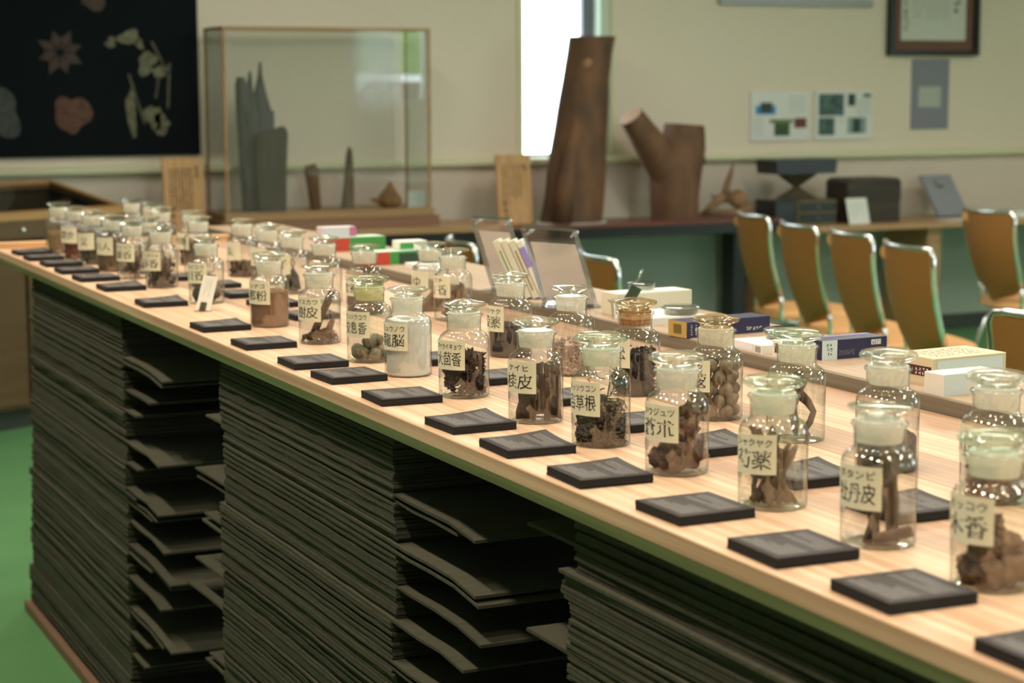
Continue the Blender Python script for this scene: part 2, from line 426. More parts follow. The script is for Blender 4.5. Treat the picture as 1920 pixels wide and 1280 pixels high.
# narrow window in the back wall
w = struct(MB().box(4.615, 4.672, 8.99, 9.03, 1.05, 2.3).build('window_1', mat('window_frame_grey', (0.16, 0.17, 0.21), 0.4)))
MB().box(4.225, 4.25, 8.99, 9.03, 1.05, 2.3).build('frame_bar', MATS['window_frame_grey'], w)
MB().box(4.25, 4.615, 8.99, 9.03, 1.046, 1.06).build('frame_bar', MATS['window_frame_grey'], w)
MB().box(4.25, 4.615, 9.008, 9.012, 1.06, 2.3).build('pane', M_PANE, w)
for x0, x1 in ((4.19, 4.222), (4.735, 4.755)):
    MB().box(x0, x1, 8.888, 8.9, 1.046, 2.32).build('casing', M_TRIM, w)
MB().box(4.675, 4.7345, 8.905, 9.07, 1.046, 2.3).build('reveal', mat('reveal_paint', (0.62, 0.70, 0.60), 0.7), w)
# windows of the wall behind the camera, with the mullions that the showcase mirrors
for n, (x0, x1) in enumerate(((7.15, 9.6), (3.2, 5.4))):
    fm = mat('white_sash', (0.7, 0.7, 0.7), 0.4)
    w = struct(MB().box(x0, x1, -2.30, -2.24, 1.25, 1.29).build('window_%d' % (n+2), fm))
    MB().box(x0, x1, -2.30, -2.24, 2.3, 2.35).build('frame_bar', fm, w)
    k = 3
    for i in range(k+1):
        xx = x0+(x1-x0)*i/k
        MB().box(xx-0.025, xx+0.025, -2.30, -2.24, 1.29, 2.3).build('frame_bar', fm, w)
    for i in range(k):
        MB().box(x0+(x1-x0)*i/k+0.025, x0+(x1-x0)*(i+1)/k-0.025, -2.272, -2.268, 1.29, 2.3).build('pane', M_PANE, w)

for n, (y0, y1) in enumerate(((0.6, 3.0),)):
    w = struct(MB().box(10.26, 10.32, y0, y1, 0.9, 0.95).build('window_%d' % (n+4), fm))
    MB().box(10.26, 10.32, y0, y1, 2.25, 2.3).build('frame_bar', fm, w)
    for i in range(4):
        yy = y0+(y1-y0)*i/3
        MB().box(10.26, 10.32, yy-0.025, yy+0.025, 0.95, 2.25).build('frame_bar', fm, w)
    for i in range(3):
        MB().box(10.288, 10.292, y0+(y1-y0)*i/3+0.025, y0+(y1-y0)*(i+1)/3-0.025, 0.95, 2.25).build('pane', M_PANE, w)
# sheer curtain drawn to the side of the window behind the camera
vs = []; fs = []
for i in range(61):
    for z in (0.6, 2.45): vs.append((7.05+i*0.0095, -2.12+0.022*math.sin(i*0.85), z))
for i in range(60): fs.append((2*i, 2*i+2, 2*i+3, 2*i+1))
tag(MB().add(vs, fs).build('sheer_curtain', frosted('sheer_cloth', (0.8, 0.83, 0.85)), None, True), 'white sheer curtain at the side of the rear window, mirrored in the showcase', 'curtain')

# ------------------------------------------------------------------ display table
XF, XB, YN, YF = 0.917, 1.578, 0.35, 5.29
t = thing('display_table_top', 'long cedar plank counter top carrying two rows of glass bottles', 'table top', (0, 0, TZ))
pw = (XB-XF)/7
for k in range(7):
    a, b = XF+k*pw, XF+(k+1)*pw-0.0006
    if k == 0:
        pts = [(a, -0.019), (a, -0.0015), (a+0.0015, 0), (b, 0), (b, -0.036), (a+0.03, -0.036), (a+0.0135, -0.039)]
    else:
        pts = [(a, -0.036), (a, -0.0006), (a+0.0006, 0), (b-0.0006, 0), (b, -0.0006), (b, -0.036)]
    MB().prism(pts, 'y', YN, YF).build('plank', M_CEDAR2 if k in (2, 4, 6) else M_CEDAR, t)
tag(MB().bbox(0.9175, 1.578, 5.2905, 5.327, TZ-0.036, TZ+0.017, 0.001).build('end_batten', M_BATTEN), 'thin orange wood batten standing proud across the far end of the counter', 'batten')
t = thing('raised_shelf', 'narrow raised wooden shelf behind the bottles holding small boxes', 'shelf', (0, 0, 0))
for k in range(2):
    MB().bbox(1.5865+k*0.115, 1.701+k*0.115, YN, 5.6, TZ-0.02, TZ+0.0215, 0.0008).build('plank', M_SHELF, t)
MB().box(1.5785, 1.5862, YN, 5.6, TZ-0.02, TZ+0.0205).build('front_strip', wood('shaded_grey_strip', (0.20, 0.175, 0.135), (0.15, 0.13, 0.10), 'y', 0.6, 120), t)  # shelf front kept dark by its colour, standing in for missing light
for y in (0.7, 3.0, 5.3):
    MB().box(1.62, 1.79, y, y+0.04, 0, TZ-0.0205).build('support', M_SHELF, t)

# ------------------------------------------------------------------ cardboard stacks that carry the table
def sheet_mesh(x0, x1, y0, y1, th, wave, droop0, droop1, n):
    """sheet with a slightly rippled edge; ends outside the stack sag"""
    top, vs, fs = [], [], []
    for i in range(n+1):
        y = y0+(y1-y0)*i/n
        dz = wave(y)
        for x in (x0, x1): vs.append((x+(0.0006*math.sin(y*61+x0*900) if x == x0 else 0), y, dz-th/2))
        for x in (x0, x1): vs.append((x+(0.0006*math.sin(y*61+x0*900) if x == x0 else 0), y, dz+th/2))
    for i in range(n):
        a, b = i*4, (i+1)*4
        fs += [(a, a+1, b+1, b), (a+2, b+2, b+3, a+3), (a, b, b+2, a+2), (a+1, a+3, b+3, b+1)]
    fs += [(0, 2, 3, 1), (n*4, n*4+1, n*4+3, n*4+2)]
    return vs, fs
def stack(label, y0, y1, fin_near, fin_far, seed, lean=0.0):
    rg = random.Random(seed)
    t = thing('cardboard_stack', label, 'cardboard stack', (0, 0, 0), group='cardboard stacks under the counter')
    base = MB().bbox(0.925, 1.57, y0-0.02, y1+0.03+lean, 0.0, 0.028, 0.002).build('base_board', mat('base_board_wood', (0.22, 0.13, 0.09), 0.6), t)
    pitch, th = 0.00497, 0.0041
    n = int((TZ-0.0392-0.0285)/pitch)
    off = 0.0
    drift = 0.0; dx = 0.0
    nf, ff = rg.randint(4, 8), rg.randint(9, 14)
    for i in range(n):
        z = 0.0285+pitch*(i+0.5)
        h = 1-i/n
        if rg.random() < 0.10: drift = rg.uniform(-0.022, 0.022); dx = rg.uniform(-0.004, 0.004)
        a = y0+rg.uniform(-0.004, 0.004)+drift*0.35
        b = y1+lean*h**0.7+rg.uniform(-0.006, 0.006)+drift
        xs = 0.943+dx+rg.uniform(-0.0025, 0.0025)
        nf -= 1; ff -= 1
        fn = fz = 0.0
        if fin_near and nf <= 0 and i < n-9: fn = rg.uniform(*fin_near); nf = rg.choice((2, 9, 10, 11, 12, 14))
        if fin_far and ff <= 0 and i < n-6: fz = rg.uniform(*fin_far); ff = rg.choice((3, 12, 17, 22, 26))
        if i == n-1: fn = fz = 0
        A, B = a-fn, b+fz
        def wave(y, a=a, b=b, fn=fn, fz=fz, i=i, h=h):
            v = 0.0011*math.sin(y*9+seed+i*0.02)*math.sin(PI*i/n)
            if y < a: v -= 0.10*(a-y)**2 + 0.0025*math.sin((a-y)*26)*(1 if fn else 0)
            if y > b: v -= 0.10*(y-b)**2
            return v
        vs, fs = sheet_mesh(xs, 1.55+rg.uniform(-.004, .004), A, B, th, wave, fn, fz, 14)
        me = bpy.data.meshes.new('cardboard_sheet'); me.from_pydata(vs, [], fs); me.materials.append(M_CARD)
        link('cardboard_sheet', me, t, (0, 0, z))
    return t
stack('tall stack of cardboard sheets carrying the far end of the counter', 3.975, 4.93, (0.08, 0.36), None, 3, 0.16)
stack('middle stack of cardboard sheets under the counter, fins jutting from both sides', 2.41, 3.255, (0.12, 0.33), (0.05, 0.24), 11)
stack('nearest stack of cardboard sheets under the counter, at the bottom right', 0.75, 1.865, None, (0.03, 0.16), 23)

# ------------------------------------------------------------------ bottles
R = 0.0362
BODY = [(0.0, 0.0016), (0.028, 0.0014), (0.0335, 0.0), (0.0352, 0.0012), (R, 0.004), (R, 0.012), (R, 0.060), (R, 0.0775), (0.0352, 0.0835), (0.0325, 0.0882), (0.0285, 0.0912), (0.0255, 0.0928), (0.0245, 0.0950), (0.0243, 0.1000), (0.0248, 0.1100),
        (0.0254, 0.1135), (0.0272, 0.1150), (0.0278, 0.1165), (0.0270, 0.1180), (0.0246, 0.1186), (0.0238, 0.1180)]
PLUG = [(0.0, 0.0985), (0.0212, 0.0985), (0.0218, 0.0995), (0.0233, 0.1185), (0.0230, 0.1200), (0.0, 0.1200)]
DISC_A = [(0.0, 0.1201), (0.0200, 0.1202), (0.0205, 0.1235), (0.0230, 0.1262), (0.0290, 0.1280), (0.0312, 0.1300), (0.0316, 0.1318), (0.0305, 0.1334), (0.0270, 0.1342), (0.0200, 0.1350), (0.0120, 0.1375), (0.0, 0.1384)]
DISC_B = [(0.0, 0.1201), (0.0190, 0.1202), (0.0182, 0.1240), (0.0205, 0.1268), (0.0300, 0.1300), (0.0318, 0.1318), (0.0310, 0.1336), (0.0260, 0.1345), (0.0150, 0.1352), (0.0, 0.1356)]
DISC_C = [(0.0, 0.1201), (0.0205, 0.1202), (0.0210, 0.1240), (0.0280, 0.1262), (0.0325, 0.1290), (0.0335, 0.1315), (0.0322, 0.1342), (0.0285, 0.1362), (0.0180, 0.1384), (0.0, 0.1392)]
def lathe_mesh(name, prof, m, n=40, ang=0.9):
    mb = MB().lathe(prof, n)
    return autosmooth(mb.mesh(name, m), ang)
ME_BODY = lathe_mesh('glass_body', BODY, M_GLASS); ME_BODY_G = lathe_mesh('glass_body', BODY, M_GLASS_G)
PLUGS = {k: lathe_mesh('ground_plug', PLUG, m) for k, m in (('c', M_FROST), ('y', M_FROST_Y), ('b', M_FROST_B))}
DISCS = {}
for k, prof in (('A', DISC_A), ('B', DISC_B), ('C', DISC_C)):
    for c, m in (('c', M_STOP), ('g', M_STOP_G), ('b', M_STOP_B)):
        DISCS[k+c] = lathe_mesh('stopper', prof, m)

# kana over kanji as written on the paper labels; content; stopper; look words for the description
FRONT = [  # x, y, kana, kanji, content, stopper, description
 (1.050, 5.102, None, None, 'chips_tan', 'Bc', 'glass bottle of tan chips, farthest one of the front row'),
 (1.056, 4.922, None, '鬱金', 'chips_red', 'Bc', 'glass bottle packed with red-brown chips near the far end of the counter'),
 (1.058, 4.738, None, '艾', 'leaves', 'Ac', 'glass bottle of grey-green dried leaf, third from the far end'),
 (1.060, 4.536, None, '山人', 'powder_coarse', 'Ac', 'glass bottle filled with coarse brown powder, fourth from the far end'),
 (1.060, 4.337, 'カッコウ', '藿香', 'twigs', 'Ac', 'glass bottle of dark twigs'),
 (1.068, 4.110, 'シュクシャ', '茅香', 'twigs2', 'Bc', 'glass bottle half full of brown twigs'),
 (1.070, 3.763, 'カイコウ', '貝香', 'lumps2', 'Bc', 'glass bottle standing behind the small white price card'),
 (1.068, 3.341, 'シナコ', '那粉', 'powder_brown', 'Ac', 'glass bottle of smooth brown powder'),
 (1.074, 3.079, 'クスカワ', '樹皮', 'bark', 'Bc', 'glass bottle of brown bark strips'),
 (1.072, 2.834, 'アンソクコウ', '安息香', 'lumps', 'Cg', 'glass bottle with green-tinted stopper and pale lumps'),
 (1.071, 2.666, 'リュウノウ', '龍脳', 'powder_white', 'Ac', 'glass bottle full of white powder'),
 (1.068, 2.447, 'ダイウイキョウ', '大茴香', 'anise', 'Ac', 'glass bottle of star anise'),
 (1.071, 2.219, 'ケイヒ', '桂皮', 'cinnamon', 'Ac', 'glass bottle of thick cinnamon bark'),
 (1.071, 2.035, 'キッソウコン', '吉草根', 'tangle', 'Cg', 'glass bottle of tangled fine roots'),
 (1.069, 1.846, 'ソウジュツ', '蒼朮', 'knobs', 'Cc', 'glass bottle of knobbly brown rhizomes'),
 (1.071, 1.650, 'シャクヤク', '芍薬', 'sticks', 'Cg', 'glass bottle of brown root sticks'),
 (1.072, 1.467, 'ボタンピ', '牡丹皮', 'curls', 'Bc', 'glass bottle of curled root bark'),
 (1.068, 1.294, 'モッコウ', '木香', 'chunks', 'Cg', 'glass bottle of brown chunks, nearest the camera'),
]
BACK = [
 (1.271, 5.199, None, None, None, 'Bc', 'empty-looking glass bottle, farthest of the back row'),
 (1.277, 5.001, None, None, None, 'Bc', 'glass bottle second from the far end of the back row'),
 (1.245, 4.780, None, None, None, 'Ac', 'glass bottle third from the far end of the back row'),
 (1.280, 4.620, None, '紫根', 'chips_dark', 'Bc', 'back-row glass bottle of dark red-brown chips behind the brown-twig bottle'),
 (1.122, 4.440, None, None, None, 'Ac', 'glass bottle squeezed between the two rows behind the dark-twig bottle'),
 (1.235, 4.400, None, None, None, 'Ac', 'back-row glass bottle directly behind the dark-lump bottle'),
 (1.302, 4.270, None, '麦', 'clump', 'Bc', 'back-row glass bottle with a low fibrous brown clump'),
 (1.299, 4.070, None, '草', None, 'Ac', 'back-row glass bottle behind the brown-powder bottle'),
 (1.287, 3.863, None, '丁子', 'bundle', 'Cc', 'back-row glass bottle holding a dark bundle with a loop on top'),
 (1.288, 3.660, None, None, None, 'Ac', 'back-row glass bottle directly behind the bark-strip bottle'),
 (1.293, 3.440, 'ジンコウ', '沈香', 'powder_dark', 'Bc', 'back-row glass bottle of dark brown powder behind the resin-lump bottle'),
 (1.430, 3.438, None, 'ゆ', 'wedge', 'Bc', 'glass bottle set back beside the acrylic stands, holding one brown wedge'),
 (1.409, 3.277, 'ワチ', '丁香', 'slabs', 'Bc', 'glass bottle of brown wood slabs'),
 (1.299, 2.788, 'モツヤク', '没薬', 'powder_black', 'Ac', 'back-row glass bottle of blackish powder'),
 (1.298, 2.566, None, None, 'granules', 'Bc', 'back-row glass bottle of pale pinkish granules without visible label'),
 (1.294, 2.356, None, '甘松', 'flakes', 'Ab', 'back-row glass bottle with brown-stained neck and black flakes'),
 (1.294, 2.135, 'ビャク', '豆蔲', 'nuts', 'Ab', 'back-row glass bottle of round brown nuts'),
 (1.302, 1.956, None, None, 'root', 'Cg', 'back-row glass bottle holding one twisted brown root'),
 (1.293, 1.756, None, None, 'sediment', 'Cc', 'back-row glass bottle with a dark layer low inside, behind the curled-bark bottle'),
 (1.297, 1.572, None, '川芎', 'chips_maroon', 'Cc', 'back-row glass bottle at the right edge behind the orange-chunk bottle'),
]
prepare_texts(sorted({s_ for b in FRONT+BACK for s_ in b[2:4] if s_} | {'6571', '香'}))

def paper_label(t, az, kana, kanji, z0, hgt, wid, seed, w_text=True):
    rr = R+0.0005
    n = 12
    half = wid/rr/2
    rg = random.Random(seed)
    tilt = rg.uniform(-0.0012, 0.0012)
    mb = MB(); vs = []
    for i in range(n+1):
        a = az-half+2*half*i/n
        for (q, ro) in ((0, rr), (1, rr), (1, rr+0.0003), (0, rr+0.0003)):
            vs.append((ro*math.cos(a), ro*math.sin(a), z0+hgt*q+tilt*(i/n*2-1)))
    fs = []
    for i in range(n):
        a, b = i*4, i*4+4
        fs += [(a+k, b+k, b+(k+1) % 4, a+(k+1) % 4) for k in range(4)]
    fs += [(0, 1, 2, 3), (n*4+3, n*4+2, n*4+1, n*4)]
    lab = MB().add(vs, fs).build('paper_label', M_PAPER, t)
    if not (kana or kanji): return lab
    mb = MB(); ro = rr+0.0006
    def put(s_, cx, cz, w_, h_, sd):
        pv, pf = text_flat(s_, w_, h_, sd, 0.026)
        mb.add([(ro*math.cos(az+(x+cx)/rr), ro*math.sin(az+(x+cx)/rr), z0+hgt/2+cz+y) for x, y in pv], pf)
    if kana:
        put(kana, 0.000, hgt*0.30, wid*min(0.82, 0.17*len(kana)+0.1), hgt*0.20, seed)
        put(kanji, 0.000, -hgt*0.12, wid*(0.80 if len(kanji) > 1 else 0.4), hgt*0.47, seed+3)
    else:
        put(kanji, 0.0, 0, wid*(0.74 if len(kanji) > 1 else 0.4), hgt*0.46, seed+3)
    mb.build('handwriting', M_INK, lab)
    return lab
def bottle(x, y, kana, kanji, content, stop, label, seed, row):
    t = thing('glass_bottle', label, 'bottle', (x, y, TZ), 0, 'stoppered bottles in the %s row' % row)
    green = stop[1] == 'g'
    link('glass_body', ME_BODY_G if green else ME_BODY, t)
    s_ = link('stopper', DISCS[stop], t)
    link('ground_plug', PLUGS[{'c': 'c', 'g': 'y' if seed == 9 else 'c', 'b': 'b' if content == 'flakes' else 'c'}[stop[1]]], s_)
    rg = random.Random(seed*13+5)
    az = math.atan2(-y, -x) - math.radians(rg.uniform(36, 46))
    if row == 'back': az -= math.radians(rg.uniform(8, 16))
    if kana or kanji: paper_label(t, az, kana, kanji, 0.040+rg.uniform(-0.003, 0.004), 0.0415, 0.054, seed)
    return t

# ---- contents
C = dict(
 tan=mat('tan_chips', (0.40, 0.26, 0.14), 0.85, rnd=0.3), red=mat('red_chips', (0.20, 0.055, 0.035), 0.85, rnd=0.3, scale=60),
 leaf=mat('dry_leaf', (0.30, 0.25, 0.16), 0.9, rnd=0.3, scale=80, var=0.5), coarse=mat('coarse_powder', (0.22, 0.14, 0.08), 0.95, var=0.5, scale=500),
 twig=mat('twig_brown', (0.17, 0.10, 0.06), 0.85, var=0.5, scale=60), twig2=mat('twig_dark', (0.13, 0.075, 0.05), 0.85, var=0.5, scale=60),
 dkl=mat('dark_lump', (0.06, 0.065, 0.055), 0.8, var=0.4, scale=60, bump=0.4), brl=mat('brown_lump', (0.20, 0.12, 0.07), 0.8, var=0.4, scale=60, bump=0.4),
 pbr=mat('brown_powder', (0.30, 0.165, 0.095), 0.95, var=0.08, scale=200), bark=mat('bark_strip', (0.22, 0.125, 0.07), 0.8, scale=70, stretch=(1, 1, .1), col2=(0.10, 0.055, 0.03)),
 grl=mat('resin_lump', (0.25, 0.21, 0.13), 0.75, scale=80, col2=(0.12, 0.10, 0.06), bump=0.5), wht=mat('white_powder', (0.86, 0.87, 0.86), 0.95, var=0.05, scale=900, bump=0.15),
 ani=mat('star_anise', (0.10, 0.044, 0.032), 0.7, var=0.5, scale=100, rnd=0.3), cin=mat('cinnamon_bark', (0.17, 0.10, 0.06), 0.8, scale=90, stretch=(1, 1, .12), col2=(0.075, 0.045, 0.03), bump=0.3),
 tan2=mat('root_fibre', (0.19, 0.145, 0.095), 0.85, scale=200, col2=(0.06, 0.045, 0.03)), knb=mat('rhizome', (0.20, 0.10, 0.055), 0.8, scale=90, col2=(0.09, 0.045, 0.028), bump=0.6),
 stk=mat('root_stick', (0.25, 0.165, 0.10), 0.8, scale=120, stretch=(1, 1, .2), col2=(0.10, 0.06, 0.04)), crl=mat('root_bark', (0.22, 0.15, 0.10), 0.8, scale=100, stretch=(1, 1, .2), col2=(0.10, 0.065, 0.045)),
 chk=mat('brown_chunk', (0.22, 0.12, 0.062), 0.8, scale=70, col2=(0.10, 0.052, 0.03), bump=0.4), blk=mat('black_flake', (0.035, 0.028, 0.028), 0.8, var=0.5, scale=300, rnd=0.3),
 pdk=mat('dark_powder', (0.13, 0.065, 0.045), 0.95, var=0.2, scale=300), pbk=mat('blackish_powder', (0.055, 0.045, 0.045), 0.95, var=0.4, scale=400),
 grn=mat('pink_granules', (0.62, 0.49, 0.42), 0.9, scale=300, col2=(0.40, 0.29, 0.24)), nut=mat('round_nut', (0.27, 0.20, 0.13), 0.55, scale=160, col2=(0.17, 0.12, 0.08), bump=0.15),
 rot=mat('twisted_root', (0.13, 0.08, 0.05), 0.8, scale=90, col2=(0.055, 0.035, 0.025), bump=0.5), mar=mat('maroon_chip', (0.13, 0.045, 0.03), 0.85, rnd=0.3))
RI = 0.0335
def ico(n_sub=2):
    import bmesh
    bm = bmesh.new(); bmesh.ops.create_icosphere(bm, subdivisions=n_sub, radius=1.0)
    v = [tuple(q.co) for q in bm.verts]; bm.faces.ensure_lookup_table(); f = [tuple(q.index for q in p.verts) for p in bm.faces]; bm.free()
    return v, f
ICO2 = ico(2); ICO3 = ico(3)
def lump_mesh(name, m, sx, sy, sz, rough, seed, base=ICO2, freq=2.2):
    from mathutils import noise
    vs = []
    for v in base[0]:
        p = Vector(v); d = 1+rough*noise.fractal(p*freq+Vector((seed*3.1, seed*1.7, seed)), 0.9, 2.0, 3)
        vs.append((p.x*d*sx, p.y*d*sy, p.z*d*sz))
    return MB().add(vs, base[1]).mesh(name, m, True)
def powder(name, m, h, label, cat, x, y, slope=0.0, rough=0.0008, r=RI, seed=0):
    rg = random.Random(seed)
    n, rings = 36, 6
    vs = [(0, 0, 0.0022)]; fs = []
    for k in range(n): a = 2*PI*k/n; vs.append((r*0.97*math.cos(a), r*0.97*math.sin(a), 0.0022))
    fs += [(0, 1+(k+1) % n, 1+k) for k in range(n)]
    b0 = 1
    for zz in (0.005, ):
        for k in range(n): a = 2*PI*k/n; vs.append((r*math.cos(a), r*math.sin(a), zz))
        fs += [(b0+k, b0+(k+1) % n, b0+n+(k+1) % n, b0+n+k) for k in range(n)]; b0 += n
    for q in range(rings, 0, -1):
        rr = r*q/rings
        for k in range(n):
            a = 2*PI*k/n
            xx, yy = rr*math.cos(a), rr*math.sin(a)
            vs.append((xx, yy, h+slope*xx+0.0012*math.sin(xx*130+seed)*math.cos(yy*110)+rg.uniform(-rough, rough)))
        fs += [(b0+k, b0+(k+1) % n, b0+n+(k+1) % n, b0+n+k) for k in range(n)]; b0 += n
    vs.append((0, 0, h)); fs += [(b0+k, b0+(k+1) % n, len(vs)-1) for k in range(n)]
    o = MB().add(vs, fs).build(name, m, None, False, (x, y, TZ))
    autosmooth(o.data, 0.7)
    return tag(o, label, cat, None, 'stuff')
def chips(name, m, h, label, x, y, cnt=420, size=0.0055, seed=0, flat=0.35, r=RI):
    """loose chips beyond counting: one mesh"""
    rg = random.Random(seed); mb = MB()
    for k in range(cnt):
        a = rg.uniform(0, 2*PI); rr = (r-size*0.7)*math.sqrt(rg.random())
        if k % 2: rr = (r-size*0.75)*rg.uniform(0.86, 1)
        s_ = size*rg.uniform(0.6, 1.2)
        Mx = Matrix.Translation((rr*math.cos(a), rr*math.sin(a), 0.004+rg.random()*h)) @ Matrix.Rotation(rg.uniform(0, 6), 4, 'Z') @ Matrix.Rotation(rg.uniform(0, 6), 4, 'X')
        mb.box(-s_/2, s_/2, -s_*0.35, s_*0.35, -s_*flat/2, s_*flat/2, Mx)
    core = r*0.8
    mb.lathe([(0, 0.003), (core, 0.003), (core, h*0.93), (0, h*0.97)], 18)
    return tag(mb.build(name, m, None, False, (x, y, TZ)), label, 'bottle contents', None, 'stuff')
def inside(mb_pts, lim=RI-0.001):
    out = []
    for p in mb_pts:
        d = math.hypot(p[0], p[1])
        k = min(1, lim/d) if d > 0 else 1
        out.append((p[0]*k, p[1]*k, p[2]))
    return out
def sticks(name, m, cnt, rad, lo, hi, label, group, x, y, seed, spread=1.0, bend=0.004, cat='dried root'):
    rg = random.Random(seed)
    for k in range(cnt):
        a = rg.uniform(0, 2*PI); b = a+PI+rg.uniform(-1.6, 1.6)*spread
        r0 = 0.027*math.sqrt(rg.random()); r1 = 0.027*rg.uniform(0.5, 1); L = rg.uniform(lo, hi)
        p0 = Vector((r0*math.cos(a), r0*math.sin(a), 0.004+rg.uniform(0, 0.006))); p1 = Vector((r1*math.cos(b), r1*math.sin(b), L))
        q = rg.uniform(0.75, 1.2)*rad
        path = []
        for i in range(6):
            u = i/5; p = p0.lerp(p1, u); p += Vector((bend*math.sin(u*5+k), bend*math.cos(u*4+k*2), 0)); path.append(tuple(p))
        o = MB().tube(inside(path, RI-q), [q*0.8, q, q*1.1, q, q*0.9, q*0.6], 7).build(name, m, None, True, (x, y, TZ))
        tag(o, label, cat, group)
def lumps(name, m, spec, label, group, x, y, seed, rough=0.22, cat='resin lump', base=ICO2):
    for k, (px, py, pz, s_) in enumerate(spec):
        s_ *= 1.12
        me = lump_mesh(name, m, s_, s_*0.95, s_*0.9, rough, seed+k, base)
        o = link(name, me, None, (x+px, y+py, TZ+0.002+pz), (k*1.1, k*0.7, k*2.0))
        tag(o, label if isinstance(label, str) else label[k], cat, group)
def tangle(name, m, cnt, rad, h, label, x, y, seed, seg=9, r=RI, cat='bottle contents', step=0.009):
    rg = random.Random(seed); mb = MB()
    for k in range(cnt):
        a = rg.uniform(0, 2*PI); rr = (r-0.002)*math.sqrt(rg.random())
        p = Vector((rr*math.cos(a), rr*math.sin(a), 0.004+rg.random()**1.2*h)); d = Vector((rg.uniform(-1, 1), rg.uniform(-1, 1), rg.uniform(-.5, .5))).normalized()
        path = []
        for i in range(seg):
            path.append(tuple(p)); d = (d+0.7*Vector((rg.uniform(-1, 1), rg.uniform(-1, 1), rg.uniform(-.7, .7)))).normalized(); p = p+d*step*0.6
            if math.hypot(p.x, p.y) > r-0.002: p.x *= .9; p.y *= .9; d = -d
            p.z = min(max(p.z, 0.003), h*1.15)
        mb.tube(inside(path, r-rad), rad*rg.uniform(0.6, 1.2), 4, False)
    return tag(mb.build(name, m, None, True, (x, y, TZ)), label, cat, None, 'stuff')
def slab_piece(name, m, w_, l_, th, curve, loc, rot, label, group, cat='bark piece', seed=0):
    """curved strip of bark, l_ long (z), w_ wide along an arc"""
    rg = random.Random(seed)
    vs = []; n, k = 6, 5
    for j in range(k+1):
        for i in range(n+1):
            a = (i/n-0.5)*curve
            rad = w_/curve
            e = 1+0.15*math.sin(j*2.1+seed)+rg.uniform(-0.05, 0.05)
            zz = l_*(j/k-0.5)+rg.uniform(-.0012, .0012)
            for ro in (rad, rad-th): vs.append((ro*math.sin(a)*e, (ro*math.cos(a)-rad), zz))
    fs = []
    W = (n+1)*2
    for j in range(k):
        for i in range(n):
            a = j*W+i*2
            fs += [(a, a+2, a+W+2, a+W), (a+1, a+W+1, a+W+3, a+3)]
    for j in range(k):
        a = j*W; fs.append((a, a+W, a+W+1, a+1)); a += n*2; fs.append((a, a+1, a+W+1, a+W))
    for i in range(n):
        a = i*2; fs.append((a, a+1, a+3, a+2)); a += k*W; fs.append((a, a+2, a+3, a+1))
    o = MB().add(vs, fs).build(name, m, None, True, loc, rot)
    return tag(o, label, cat, group)
def anise_mesh():
    mb = MB()
    for k in range(8):
        a = 2*PI*k/8; Mx = Matrix.Rotation(a, 4, 'Z')
        L = 0.0125*(1 if k % 3 else 0.85)
        pts = [(0.001, 0, 0), (L*0.55, 0.0026, 0.0024), (L, 0, 0.0022), (L*0.55, -0.0026, 0.0024), (L*0.5, 0, -0.0022), (L*0.6, 0, 0.0005)]
        mb.add([Mx @ Vector(p) for p in pts], [(0, 1, 5), (1, 2, 5), (2, 3, 5), (3, 0, 5), (0, 4, 1), (1, 4, 2), (2, 4, 3), (3, 4, 0)])
    return mb.mesh('star_anise', C['ani'])
ME_ANISE = anise_mesh()

